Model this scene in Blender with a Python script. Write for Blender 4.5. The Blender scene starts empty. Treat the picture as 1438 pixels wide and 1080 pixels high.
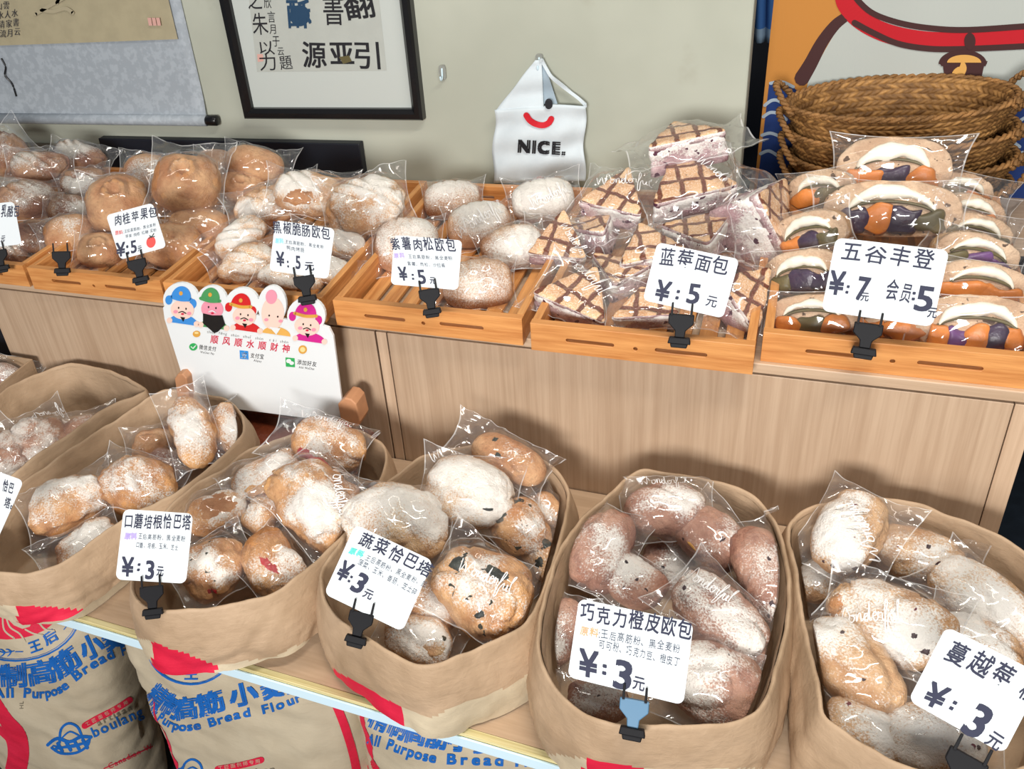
import bpy, bmesh, math, random
from mathutils import Vector, Matrix, noise
from mathutils.bvhtree import BVHTree

S = bpy.context.scene
COL = S.collection
V = Vector
R = math.radians

# ------------------------------------------------------------------ camera
F, CX, CY = 1268.1, 529.2, 485.8          # focal length and optical centre in pixels of the 1438 x 1080 frame
CAM = V((0, 0, 1.516))
AX = V((0.90901484, 0.10899789, -0.40225797))   # world x, y, z seen in camera axes (right, down, forward)
AY = V((0.39514845, -0.53221129, 0.74873817))
AZ = V((-0.13247535, -0.83956572, -0.52685831))
CR = V((AX.x, AY.x, AZ.x))                      # camera right / down / forward in world axes
CD = V((AX.y, AY.y, AZ.y))
CF = V((AX.z, AY.z, AZ.z))
cam_d = bpy.data.cameras.new('camera')
cam_o = bpy.data.objects.new('camera', cam_d)
COL.objects.link(cam_o)
cam_d.sensor_fit = 'HORIZONTAL'
cam_d.sensor_width = 36.0
cam_d.lens = F / 1438.0 * 36.0
cam_d.clip_start = 0.02
cam_d.shift_x = (719.0 - CX) / 1438.0            # the photograph is cropped off-centre
cam_d.shift_y = (CY - 540.0) / 1438.0
m = Matrix((CR, -CD, -CF)).transposed().to_4x4()
m.translation = CAM
cam_o.matrix_world = m
S.camera = cam_o

# ------------------------------------------------------------------ world, lights, exposure
S.view_settings.view_transform = 'Standard'
S.view_settings.look = 'None'
S.view_settings.exposure = 0.17
S.view_settings.gamma = 1.0
try:
    S.cycles.transparent_max_bounces = 32
    S.cycles.max_bounces = 8
    S.cycles.sample_clamp_indirect = 6.0
except Exception:
    pass
wd = bpy.data.worlds.new('shop_air')
S.world = wd
wd.use_nodes = True
bg = wd.node_tree.nodes['Background']
bg.inputs[0].default_value = (0.80, 0.88, 1.0, 1)
bg.inputs[1].default_value = 0.12


def area(name, loc, target, sx, sy, power, col):
    d = bpy.data.lights.new(name, 'AREA')
    d.shape = 'RECTANGLE'
    d.size, d.size_y = sx, sy
    d.energy = power
    d.color = col
    o = bpy.data.objects.new(name, d)
    COL.objects.link(o)
    o.location = loc
    o.rotation_euler = (V(target) - V(loc)).to_track_quat('-Z', 'Y').to_euler()
    return o


area('shop_window_light', (-0.15, -2.4, 1.85), (0.0, 0.9, 0.72), 1.1, 0.7, 120, (1.0, 0.975, 0.94))
area('ceiling_lamp_light', (-0.8, 0.72, 2.45), (-0.8, 0.80, 0.8), 1.2, 0.05, 2.5, (1.0, 0.95, 0.86))
area('ceiling_lamp_light', (0.35, 0.55, 2.45), (0.3, 0.70, 0.8), 1.2, 0.05, 26, (1.0, 0.95, 0.86))


# ------------------------------------------------------------------ pixel helpers
def ray(px, py):
    d = V(((px - CX) / F, (py - CY) / F, 1.0))
    return V((AX.dot(d), AY.dot(d), AZ.dot(d)))


def on_z(px, py, z):
    r = ray(px, py)
    return CAM + r * ((z - CAM.z) / r.z)


def on_y(px, py, y):
    r = ray(px, py)
    return CAM + r * (y / r.y)


def on_pl(px, py, p, n):
    r = ray(px, py)
    return CAM + r * ((p - CAM).dot(n) / r.dot(n))


def depth(p):
    return (p - CAM).dot(CF)


FZ = -0.25      # floor
ZC = 0.815      # counter top
ZS = 0.544     # shelf top
ZR = 0.664      # rims of the paper sacks
YW = 1.60       # back wall


# ------------------------------------------------------------------ mesh building
class MB:
    def __init__(self):
        self.v, self.f, self.m = [], [], []

    def add(self, vs, fs, mi=0):
        b = len(self.v)
        self.v.extend([tuple(p) for p in vs])
        for f in fs:
            self.f.append(tuple(b + i for i in f))
            self.m.append(mi)

    def box(self, lo, hi, mi=0, M=None):
        x0, y0, z0 = lo
        x1, y1, z1 = hi
        vs = [V(p) for p in ((x0, y0, z0), (x1, y0, z0), (x1, y1, z0), (x0, y1, z0), (x0, y0, z1), (x1, y0, z1), (x1, y1, z1), (x0, y1, z1))]
        if M:
            vs = [M @ p for p in vs]
        self.add(vs, [(0, 3, 2, 1), (4, 5, 6, 7), (0, 1, 5, 4), (1, 2, 6, 5), (2, 3, 7, 6), (3, 0, 4, 7)], mi)

    def hexa(self, p, mi=0):      # 4 bottom corners then 4 top corners
        self.add(p, [(0, 3, 2, 1), (4, 5, 6, 7), (0, 1, 5, 4), (1, 2, 6, 5), (2, 3, 7, 6), (3, 0, 4, 7)], mi)

    def grid(self, fn, nu, nv, mi=0, wrap_u=False, mat=None):
        b = len(self.v)
        for j in range(nv + 1):
            for i in range(nu if wrap_u else nu + 1):
                self.v.append(tuple(fn(i / nu, j / nv)))
        w = nu if wrap_u else nu + 1
        for j in range(nv):
            for i in range(nu):
                i2 = (i + 1) % w
                self.f.append((b + j * w + i, b + j * w + i2, b + (j + 1) * w + i2, b + (j + 1) * w + i))
                self.m.append(mat((i + .5) / nu, (j + .5) / nv) if mat else mi)

    def tube(self, pts, r, n=8, mi=0, closed=False, caps=True):
        pts = [V(p) for p in pts]
        k = len(pts)
        b = len(self.v)
        up = V((0, 0, 1))
        for i, p in enumerate(pts):
            a = pts[(i - 1) % k] if (closed or i > 0) else p
            c = pts[(i + 1) % k] if (closed or i < k - 1) else p
            t = (c - a).normalized()
            s = t.cross(up)
            if s.length < 1e-3:
                s = t.cross(V((1, 0, 0)))
            s.normalize()
            q = s.cross(t)
            rr = r(i / max(1, k - 1)) if callable(r) else r
            for j in range(n):
                a2 = 2 * math.pi * j / n
                self.v.append(tuple(p + s * (rr * math.cos(a2)) + q * (rr * math.sin(a2))))
        for i in range(k if closed else k - 1):
            i2 = (i + 1) % k
            for j in range(n):
                j2 = (j + 1) % n
                self.f.append((b + i * n + j, b + i * n + j2, b + i2 * n + j2, b + i2 * n + j))
                self.m.append(mi)
        if caps and not closed:
            self.f.append(tuple(b + j for j in reversed(range(n))))
            self.f.append(tuple(b + (k - 1) * n + j for j in range(n)))
            self.m += [mi, mi]

    def build(self, name, mats, parent=None, smooth=False, bevel=0.0, auto=None):
        me = bpy.data.meshes.new(name)
        me.from_pydata(self.v, [], self.f)
        for mt in (mats if isinstance(mats, (list, tuple)) else [mats]):
            me.materials.append(mt)
        me.polygons.foreach_set('material_index', self.m)
        me.polygons.foreach_set('use_smooth', [smooth] * len(self.f))
        me.update()
        o = bpy.data.objects.new(name, me)
        COL.objects.link(o)
        if parent is not None:
            o.parent = parent
        if bevel:
            bv = o.modifiers.new('edge', 'BEVEL')
            bv.width = bevel
            bv.segments = 2
            bv.limit_method = 'ANGLE'
            bv.angle_limit = R(40)
        return o


def tag(o, label, cat, group=None):
    o['label'] = label
    o['category'] = cat
    if group:
        o['group'] = group
    return o


def struct(o):
    o['kind'] = 'structure'
    return o


def empty(name, loc, rot=None):
    o = bpy.data.objects.new(name, None)
    COL.objects.link(o)
    o.empty_display_size = 0.02
    if rot is not None:
        mm = rot.to_4x4()
        mm.translation = loc
        o.matrix_world = mm
    else:
        o.location = loc
    return o


def cols(x, y, z):
    return Matrix((x, y, z)).transposed()


def catmull(pts, n, closed=True):
    k = len(pts)
    out = []
    segs = k if closed else k - 1
    for s in range(segs):
        g = lambda i: pts[i % k] if closed else pts[max(0, min(k - 1, i))]
        p0, p1, p2, p3 = g(s - 1), g(s), g(s + 1), g(s + 2)
        for i in range(n):
            t = i / n
            out.append(0.5 * ((2 * p1) + (p2 - p0) * t + (2 * p0 - 5 * p1 + 4 * p2 - p3) * t * t + (3 * p1 - p0 - 3 * p2 + p3) * t ** 3))
    if not closed:
        out.append(pts[-1])
    return out


def resample(pts, n, closed=True):
    k = len(pts)
    q = pts + [pts[0]] if closed else pts
    d = [0.0]
    for a, b in zip(q, q[1:]):
        d.append(d[-1] + (b - a).length)
    out = []
    j = 0
    for i in range(n):
        s = d[-1] * i / (n if closed else n - 1)
        while j < len(d) - 2 and d[j + 1] < s:
            j += 1
        t = (s - d[j]) / max(1e-9, d[j + 1] - d[j])
        out.append(q[j].lerp(q[j + 1], min(1, t)))
    return out


def nz(p, s=1.0, seed=0.0):
    return noise.noise(V((p[0] * s + seed * 7.13, p[1] * s - seed * 3.7, p[2] * s + seed * 1.9)))


# ------------------------------------------------------------------ glyphs for the writing (built-in font)
GL = {}


def load_glyphs(chars):
    tmp = []
    for c in sorted(set(chars)):
        if c == ' ':
            continue
        cu = bpy.data.curves.new('g', 'FONT')
        cu.body = c
        cu.size = 1.0
        cu.resolution_u = 3
        o = bpy.data.objects.new('g', cu)
        COL.objects.link(o)
        tmp.append((c, o, cu))
    dg = bpy.context.evaluated_depsgraph_get()
    dg.update()
    for c, o, cu in tmp:
        ev = o.evaluated_get(dg)
        me = ev.to_mesh()
        vs = [(v.co.x, v.co.y) for v in me.vertices]
        fs = [tuple(p.vertices) for p in me.polygons]
        xs = [a for a, b in vs] or [0]
        adv = 1.0 if ord(c) > 0x2e80 else max(xs) + 0.09
        GL[c] = (vs, fs, adv)
        ev.to_mesh_clear()
    for c, o, cu in tmp:
        bpy.data.objects.remove(o)
        bpy.data.curves.remove(cu)


RT = random.Random(5)


def lay(mb, fn, s, p0, p1, h, mi=0, bold=0.0, jit=0.0, fill=0.92, slant=0.0, curve=None, squeeze=True, up=None):
    """Write s along the pixel line p0-p1 (baseline), glyph height h px; fn maps a pixel to a world point."""
    adv = [GL[c][2] if c != ' ' else 0.45 for c in s]
    tot = sum(adv)
    p0, p1 = V(p0), V(p1)
    acc = 0.0

    def at(t):
        if curve:
            return curve(t)
        return p0.lerp(p1, t)
    for c, a in zip(s, adv):
        t0, t1 = acc / tot, (acc + a) / tot
        acc += a
        if c == ' ':
            continue
        q0, q1 = at(t0), at(t1)
        d = q1 - q0
        slot = d.length
        dx = d.normalized()
        dy = up.normalized() if up else V((dx.y, -dx.x))
        cjk = ord(c) > 0x2e80
        size = h / (0.92 if cjk else 0.74)
        sx = slot / a if squeeze else size
        sx = min(sx, size * 1.25) * fill
        if jit:
            r = R(RT.uniform(-1, 1) * 5 * jit)
            ca, sa = math.cos(r), math.sin(r)
            dx, dy = dx * ca + dy * sa, dy * ca - dx * sa
            k = 1 + RT.uniform(-.09, .09) * jit
            sx *= k
            size2 = size * (1 + RT.uniform(-.09, .09) * jit)
            off = dy * (RT.uniform(-.05, .05) * h * jit)
        else:
            size2, off = size, V((0, 0))
        vs, fs, _ = GL[c]
        base = q0 + d * 0.5 - dx * (a * sx * 0.5) + off
        yb = 0.10 if cjk else 0.0
        offs = [(0, 0)]
        if bold:
            offs = [(-bold, -bold), (bold, -bold), (-bold, bold), (bold, bold)]
        for k, (ox, oy) in enumerate(offs):
            pts = []
            for (x, y) in vs:
                q = base + dx * ((x + ox + slant * y) * sx) + dy * ((y + oy + yb) * size2)
                pts.append(fn(q.x, q.y, 0.00005 * k))
            mb.add(pts, fs, mi)


def stroke(mb, fn, pts, w, mi=0, n=6, closed=False, cap=True, lift=0.0):
    """A brush line through pixel points of width w px (number or list)."""
    P = catmull([V(p) for p in pts], n, closed) if n > 1 and len(pts) > 2 else [V(p) for p in pts]
    k = len(P)
    W = (lambda t: w[0] + (w[1] - w[0]) * t) if isinstance(w, (tuple, list)) else (lambda t: w)
    L, Rr = [], []
    for i, p in enumerate(P):
        a = P[(i - 1) % k] if (closed or i) else p
        c = P[(i + 1) % k] if (closed or i < k - 1) else p
        d = (c - a)
        if d.length < 1e-6:
            d = V((1, 0))
        d.normalize()
        nn = V((-d.y, d.x)) * (W(i / max(1, k - 1)) * .5)
        L.append(p + nn)
        Rr.append(p - nn)
    q = [fn(p.x, p.y, lift) for p in L + Rr]
    fs = [(i, (i + 1) % k, k + (i + 1) % k, k + i) for i in range(k if closed else k - 1)]
    mb.add(q, fs, mi)
    if cap and not closed:
        for p, t in ((P[0], 0), (P[-1], 1)):
            poly(mb, fn, [(p.x + math.cos(a) * W(t) * .5, p.y + math.sin(a) * W(t) * .5) for a in [i * math.pi / 5 for i in range(10)]], mi, lift)


def poly(mb, fn, pts, mi=0, lift=0.0):
    mb.add([fn(p[0], p[1], lift) for p in pts], [tuple(range(len(pts)))], mi)


def disc(mb, fn, c, rx, ry=None, mi=0, lift=0.0, rot=0.0, n=24, a0=0, a1=360):
    ry = rx if ry is None else ry
    ca, sa = math.cos(R(rot)), math.sin(R(rot))
    k = n if a1 - a0 >= 360 else n + 1
    pts = []
    for i in range(k):
        a = R(a0 + (a1 - a0) * i / n)
        x, y = rx * math.cos(a), ry * math.sin(a)
        pts.append((c[0] + x * ca - y * sa, c[1] + x * sa + y * ca))
    poly(mb, fn, pts, mi, lift)


ALLTEXT = ('乳酪包元肉桂苹果原料王后高筋粉黑全麦、红糖淀¥:57椒脆肠欧鸭烤紫薯松沙拉酱蓝莓面五谷丰登会员恰巴塔。口蘑培根玉米芝士3'
           '蔬菜盐菠香碎巧克力橙皮可豆丁蔓越核桃顺风水财神微信支付宝添加好友精制小All Purpose Bread Flourtisanbouger工匠面包师专用'
           'Canadian Western WheatHL源亚引书翻酥之朱以欣言月于云題NICE.shunfēgìùǐáéiìWeChatPayAlipd王后一山水清流雲人家書')
load_glyphs(ALLTEXT + 'abcdefghijklmnopqrstuvwxyzABCDEFGHIJKLMNOPQRSTUVWXYZ0123456789.:,鸭烤紫苹ùēǐáé')


def panel_mesh(w, h, t, holes):
    """A flat board w x h x t in the xz plane with round-ended holes (cx, cz, half length, radius)."""
    cu = bpy.data.curves.new('panel', 'CURVE')
    cu.dimensions = '2D'
    cu.fill_mode = 'BOTH'
    cu.extrude = t / 2
    cu.bevel_depth = 0.0006
    cu.bevel_resolution = 1
    loops = [[(0.0006, 0.0006), (w - 0.0006, 0.0006), (w - 0.0006, h - 0.0006), (0.0006, h - 0.0006)]]
    for (cx, cz, hl, r) in holes:
        lp = []
        for i in range(17):
            a = -math.pi / 2 + math.pi * i / 16
            lp.append((cx + hl + r * math.cos(a), cz + r * math.sin(a)))
        for i in range(17):
            a = math.pi / 2 + math.pi * i / 16
            lp.append((cx - hl + r * math.cos(a), cz + r * math.sin(a)))
        loops.append(lp)
    for lp in loops:
        sp = cu.splines.new('POLY')
        sp.points.add(len(lp) - 1)
        for i, (x, y) in enumerate(lp):
            sp.points[i].co = (x, y, 0, 1)
        sp.use_cyclic_u = True
    o = bpy.data.objects.new('panel', cu)
    COL.objects.link(o)
    dg = bpy.context.evaluated_depsgraph_get()
    dg.update()
    me = o.evaluated_get(dg).to_mesh()
    res = ([(v.co.x, v.co.z, v.co.y) for v in me.vertices], [tuple(reversed(p.vertices)) for p in me.polygons])
    o.evaluated_get(dg).to_mesh_clear()
    bpy.data.objects.remove(o)
    bpy.data.curves.remove(cu)
    return res


FRONT = panel_mesh(0.30, 0.044, 0.0118, [(0.085, 0.022, 0.031, 0.0035), (0.148, 0.020, 0.0001, 0.0034), (0.208, 0.022, 0.031, 0.0035)])


# ------------------------------------------------------------------ materials
def srgb(r, g, b):
    f = lambda c: c / 255 / 12.92 if c / 255 <= .04045 else ((c / 255 + .055) / 1.055) ** 2.4
    return (f(r), f(g), f(b), 1)


class NT:
    def __init__(self, name):
        self.m = bpy.data.materials.new(name)
        self.m.use_nodes = True
        self.t = self.m.node_tree
        self.t.nodes.clear()
        self.out = self.t.nodes.new('ShaderNodeOutputMaterial')

    def n(self, typ, **kw):
        nd = self.t.nodes.new('ShaderNode' + typ)
        for k, v in kw.items():
            if k in ('operation', 'blend_type', 'data_type', 'wave_type', 'bands_direction', 'noise_dimensions', 'feature', 'attribute_name', 'interpolation_type', 'use_clamp'):
                setattr(nd, k, v)
        return nd

    def val(self, sock, v):
        if hasattr(v, 'is_output') or isinstance(v, bpy.types.NodeSocket):
            self.t.links.new(v, sock)
        else:
            sock.default_value = v

    def math(self, op, a, b=None, clamp=False):
        nd = self.n('Math', operation=op)
        nd.use_clamp = clamp
        self.val(nd.inputs[0], a)
        if b is not None:
            self.val(nd.inputs[1], b)
        return nd.outputs[0]

    def mix(self, f, a, b):
        nd = self.n('Mix', data_type='RGBA')
        self.val(nd.inputs[0], f)
        self.val(nd.inputs[6], a)
        self.val(nd.inputs[7], b)
        return nd.outputs[2]

    def coord(self, which='Object', scale=(1, 1, 1), off=(0, 0, 0), rot=(0, 0, 0)):
        tc = self.n('TexCoord')
        mp = self.n('Mapping')
        self.t.links.new(tc.outputs[which], mp.inputs[0])
        mp.inputs['Scale'].default_value = scale
        mp.inputs['Location'].default_value = off
        mp.inputs['Rotation'].default_value = rot
        return mp.outputs[0]

    def noise(self, vec, scale, detail=3, rough=.55, dist=0.0):
        nd = self.n('TexNoise')
        self.t.links.new(vec, nd.inputs['Vector'])
        nd.inputs['Scale'].default_value = scale
        nd.inputs['Detail'].default_value = detail
        nd.inputs['Roughness'].default_value = rough
        nd.inputs['Distortion'].default_value = dist
        return nd.outputs[0]

    def ramp(self, x, a, b, lo=0.0, hi=1.0, smooth=True):
        nd = self.n('MapRange', interpolation_type='SMOOTHSTEP' if smooth else 'LINEAR')
        self.val(nd.inputs[0], x)
        nd.inputs[1].default_value, nd.inputs[2].default_value = a, b
        nd.inputs[3].default_value, nd.inputs[4].default_value = lo, hi
        return nd.outputs[0]

    def bump(self, h, strength=.3, dist=.002):
        nd = self.n('Bump')
        self.t.links.new(h, nd.inputs['Height'])
        nd.inputs['Strength'].default_value = strength
        nd.inputs['Distance'].default_value = dist
        return nd.outputs[0]

    def bsdf(self, col, rough=.6, normal=None, spec=.4, **kw):
        nd = self.n('BsdfPrincipled')
        self.val(nd.inputs['Base Color'], col)
        self.val(nd.inputs['Roughness'], rough)
        nd.inputs['Specular IOR Level'].default_value = spec
        if normal is not None:
            self.t.links.new(normal, nd.inputs['Normal'])
        for k, v in kw.items():
            self.val(nd.inputs[k.replace('_', ' ')], v)
        self.t.links.new(nd.outputs[0], self.out.inputs[0])
        return nd


def plain(name, col, rough=.6, spec=.4, bumps=None, vary=0.0, **kw):
    t = NT(name)
    c = col
    nrm = None
    if vary or bumps:
        v = t.coord('Object')
        n1 = t.noise(v, 30)
        if vary:
            c = t.mix(t.ramp(n1, .3, .7), col, tuple(x * (1 - vary) for x in col[:3]) + (1,))
        if bumps:
            nrm = t.bump(t.noise(v, bumps[0], 4), bumps[1], bumps[2])
    t.bsdf(c, rough, nrm, spec, **kw)
    return t.m


def wood(name, a, b, scale, streak, rough=.5, bump=.15):
    t = NT(name)
    v = t.coord('Object', scale)
    n1 = t.noise(v, 1.0, 5, .6, .3)
    n2 = t.noise(t.coord('Object', tuple(x * 4.3 for x in scale)), 1.0, 3)
    w = t.math('ADD', t.math('MULTIPLY', n1, .7), t.math('MULTIPLY', n2, .3))
    c = t.mix(t.ramp(w, .5 - streak, .5 + streak), a, b)
    oi = t.n('ObjectInfo')
    hv = t.n('HueSaturation')
    t.val(hv.inputs['Color'], c)
    t.val(hv.inputs['Value'], t.ramp(oi.outputs['Random'], 0, 1, .88, 1.08, False))
    t.bsdf(hv.outputs[0], rough, t.bump(w, bump, .001), .35)
    return t.m


M = {}
M['pine'] = wood('pine', srgb(186, 118, 62), srgb(226, 162, 98), (5, 90, 90), .20, .42)
M['pine_side'] = wood('pine_side', srgb(186, 118, 62), srgb(228, 166, 102), (90, 5, 90), .20, .42)
M['laminate'] = wood('laminate', srgb(176, 148, 122), srgb(200, 174, 148), (85, 85, 2.2), .24, .45, .06)
M['laminate_flat'] = wood('laminate_flat', srgb(172, 146, 120), srgb(198, 172, 146), (2.2, 85, 85), .22, .45, .06)
M['dark_gap'] = plain('dark_gap', (.012, .010, .010, 1), .8)
M['light_wood'] = wood('light_wood', srgb(176, 148, 120), srgb(198, 170, 142), (4, 60, 60), .25, .5)
M['ply'] = wood('ply', srgb(176, 160, 104), srgb(220, 208, 160), (3, 160, 160), .2, .6)
M['edge_white'] = plain('edge_white', srgb(206, 230, 242), .35)
M['feet_wood'] = plain('feet_wood', srgb(196, 142, 104), .5, vary=.15)


def wall_mat():
    t = NT('wall_paint')
    v = t.coord('Object')
    n = t.noise(v, 2.2, 4)
    n2 = t.noise(v, 11, 4)
    c = t.mix(t.ramp(n, .35, .7), srgb(180, 183, 170), srgb(166, 169, 156))
    c = t.mix(t.ramp(n2, .62, .75, 0, .25), c, srgb(150, 145, 128))
    t.bsdf(c, .8, t.bump(t.noise(v, 60, 4), .08, .002), .25)
    return t.m


M['wall'] = wall_mat()
M['navy'] = plain('navy_panel', srgb(20, 24, 34), .5)
M['floor'] = plain('floor_dark', srgb(30, 38, 48), .5, vary=.3)
M['frame_black'] = plain('frame_black', (.006, .006, .007, 1), .28, .5)
M['ink'] = plain('ink', (.010, .010, .014, 1), .7)
M['ink_soft'] = plain('ink_soft', srgb(52, 52, 60), .8)
M['ink_blue'] = plain('ink_blue', srgb(28, 62, 92), .7)
M['ink_brown'] = plain('ink_brown', srgb(92, 84, 52), .7)
M['marker'] = plain('marker', srgb(30, 34, 62), .6)
M['marker_thin'] = plain('marker_thin', srgb(62, 70, 88), .7)
M['seal'] = plain('seal', srgb(206, 160, 150), .8)
M['mount'] = plain('mount_board', srgb(186, 192, 188), .6)
M['rice_paper'] = plain('rice_paper', srgb(176, 180, 174), .8, vary=.05)
M['card'] = plain('card_white', srgb(214, 221, 226), .6, .15)
M['clip'] = plain('clip_black', (.008, .008, .010, 1), .5, .12)
M['clip_clear'] = plain('clip_blue', srgb(82, 120, 150), .4, .3)
M['white'] = plain('white_print', (.85, .85, .86, 1), .5)
M['red'] = plain('red_print', srgb(198, 22, 48), .5)
M['brush_red'] = plain('brush_red', srgb(196, 20, 38), .7)


def rough_paper(name, a, b, bump=.35):
    t = NT(name)
    v = t.coord('Object')
    n = t.noise(v, 9, 4, .6)
    n2 = t.noise(t.coord('Object', (1, 1, 5)), 40, 3, .6)
    c = t.mix(t.ramp(n, .3, .7), a, b)
    c = t.mix(t.ramp(n2, .55, .8, 0, .25), c, tuple(x * .7 for x in a[:3]) + (1,))
    h = t.math('ADD', t.noise(v, 70, 4, .6, .6), t.math('MULTIPLY', n2, .5))
    t.bsdf(c, .58, t.bump(h, bump * .6, .003), .3)
    return t.m


M['kraft'] = rough_paper('kraft_paper', srgb(160, 134, 107), srgb(186, 159, 131), .6)
M['kraft_pale'] = rough_paper('kraft_pale', srgb(186, 170, 144), srgb(202, 187, 160))
M['sack_red'] = rough_paper('sack_red', srgb(200, 26, 56), srgb(216, 38, 70))
M['sack_white'] = rough_paper('sack_white', srgb(178, 164, 140), srgb(192, 179, 155))
M['sack_blue'] = plain('sack_blue', srgb(22, 96, 176), .55)
M['sack_grey'] = plain('sack_grey', srgb(120, 112, 96), .7)


def crust(name, dark, tan, amt, patch=12, flour=(.86, .835, .79, 1), fleck=None, fleck_amt=.66, rough=.62, soft=.10, spk=420, low=.30):
    """Baked crust with sifted flour lying on top: amt lifts how far down the flour reaches."""
    t = NT(name)
    v = t.coord('Object')
    g = t.n('TexCoord')
    sep = t.n('SeparateXYZ')
    t.t.links.new(g.outputs['Generated'], sep.inputs[0])
    oi = t.n('ObjectInfo')
    off = t.math('MULTIPLY', oi.outputs['Random'], 40.0)
    vm = t.n('VectorMath')
    vm.operation = 'ADD'
    t.val(vm.inputs[0], v)
    cx = t.n('CombineXYZ')
    t.val(cx.inputs[0], off)
    t.val(cx.inputs[1], off)
    t.val(vm.inputs[1], cx.outputs[0])
    vv = vm.outputs[0]
    n1 = t.noise(vv, 22, 5, .6)
    base = t.mix(t.ramp(n1, .32, .68), tan, dark)
    n2 = t.noise(vv, 130, 3, .6)
    base = t.mix(t.ramp(n2, .5, .8, 0, .35), base, tuple(x * .55 for x in dark[:3]) + (1,))
    # flour
    n3 = t.noise(vv, patch, 3, .55)
    sp = t.noise(vv, spk, 3, .75)
    rnd = t.ramp(oi.outputs['Random'], 0, 1, -.07, .07, False)
    k = t.math('ADD', t.math('ADD', sep.outputs[2], amt - .07), rnd)
    k = t.math('ADD', k, t.math('MULTIPLY', t.math('SUBTRACT', n3, .5), 2.2))
    k = t.math('ADD', k, t.math('MULTIPLY', t.math('SUBTRACT', sp, .5), 1.5))
    fl = t.ramp(k, .68 - soft, .68 + soft + .22, 0, .92)
    c = t.mix(fl, base, flour)
    if fleck:
        n4 = t.noise(vv, 75, 2, .5, .4)
        c = t.mix(t.ramp(n4, fleck_amt, fleck_amt + .03), c, fleck)
    h = t.math('ADD', t.noise(vv, 42, 6, .68), t.math('MULTIPLY', sp, .16))
    t.bsdf(c, rough, t.bump(h, .75, .011), .25)
    return t.m


FL = (.88, .85, .80, 1)
M['apple'] = crust('crust_apple', srgb(178, 122, 80), srgb(212, 166, 122), -.50, flour=(.86, .835, .79, 1))
M['cheese'] = crust('crust_cheese', srgb(132, 90, 72), srgb(180, 138, 104), -.06, flour=(.72, .70, .65, 1))
M['sausage'] = crust('crust_sausage', srgb(196, 142, 96), srgb(222, 182, 140), .10, patch=16, flour=(.83, .80, .75, 1))
M['bun'] = crust('crust_bun', srgb(176, 124, 88), srgb(212, 166, 126), .14, patch=6, flour=FL, soft=.16)
M['bacon'] = crust('crust_bacon', srgb(180, 122, 74), srgb(216, 166, 114), .05, patch=15, flour=(.86, .835, .79, 1))
M['veg'] = crust('crust_veg', srgb(184, 126, 78), srgb(220, 172, 122), -.10, patch=15, flour=(.86, .835, .79, 1), fleck=srgb(40, 44, 32), fleck_amt=.70)
M['veg_flour'] = crust('crust_veg_flour', srgb(200, 150, 104), srgb(226, 190, 146), .16, patch=9, flour=(.86, .835, .79, 1))
M['choc'] = crust('crust_choc', srgb(146, 100, 84), srgb(190, 146, 124), -.08, patch=14, flour=(.86, .835, .79, 1), fleck=srgb(44, 26, 30), fleck_amt=.72)
M['cran'] = crust('crust_cran', srgb(184, 138, 96), srgb(220, 182, 140), .10, patch=13, flour=(.88, .865, .83, 1), fleck=srgb(110, 42, 54), fleck_amt=.73)
M['mauve'] = crust('crust_mauve', srgb(150, 106, 84), srgb(190, 146, 120), .0, patch=20, flour=(.72, .66, .60, 1))
M['crumb_lilac'] = crust('crumb_lilac', srgb(158, 118, 124), srgb(208, 180, 182), .20, patch=30, flour=(.86, .835, .79, 1), fleck=srgb(84, 44, 62), fleck_amt=.64)
M['crumb'] = crust('crumb_grain', srgb(190, 154, 124), srgb(220, 190, 160), -.7, patch=30, fleck=srgb(96, 74, 58), fleck_amt=.66)
M['crust_grain'] = crust('crust_grain', srgb(190, 140, 92), srgb(220, 180, 134), -.1, patch=14, flour=(.86, .835, .79, 1))
M['cream'] = plain('cream', (.86, .82, .70, 1), .4, bumps=(60, .3, .004))
M['taro'] = plain('purple_potato', srgb(52, 26, 62), .35, .5, bumps=(50, .5, .004), vary=.5)
M['taro_light'] = plain('purple_light', srgb(106, 62, 122), .4, .5, bumps=(50, .5, .004), vary=.4)
M['pumpkin'] = plain('pumpkin', srgb(222, 130, 44), .4, .5, bumps=(50, .5, .004), vary=.35)
M['olive'] = plain('pumpkin_skin', srgb(96, 84, 40), .45, .5, vary=.4)
M['bacon_meat'] = plain('bacon_meat', srgb(178, 44, 48), .45, .5, bumps=(120, .5, .003), vary=.35)
M['greens'] = plain('greens', srgb(34, 42, 34), .5, .4, bumps=(120, .5, .003), vary=.5)
M['raisin'] = plain('raisin', srgb(58, 26, 34), .45, .5, vary=.4)
M['peel'] = plain('peel', srgb(206, 150, 70), .45, .5, vary=.3)


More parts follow.
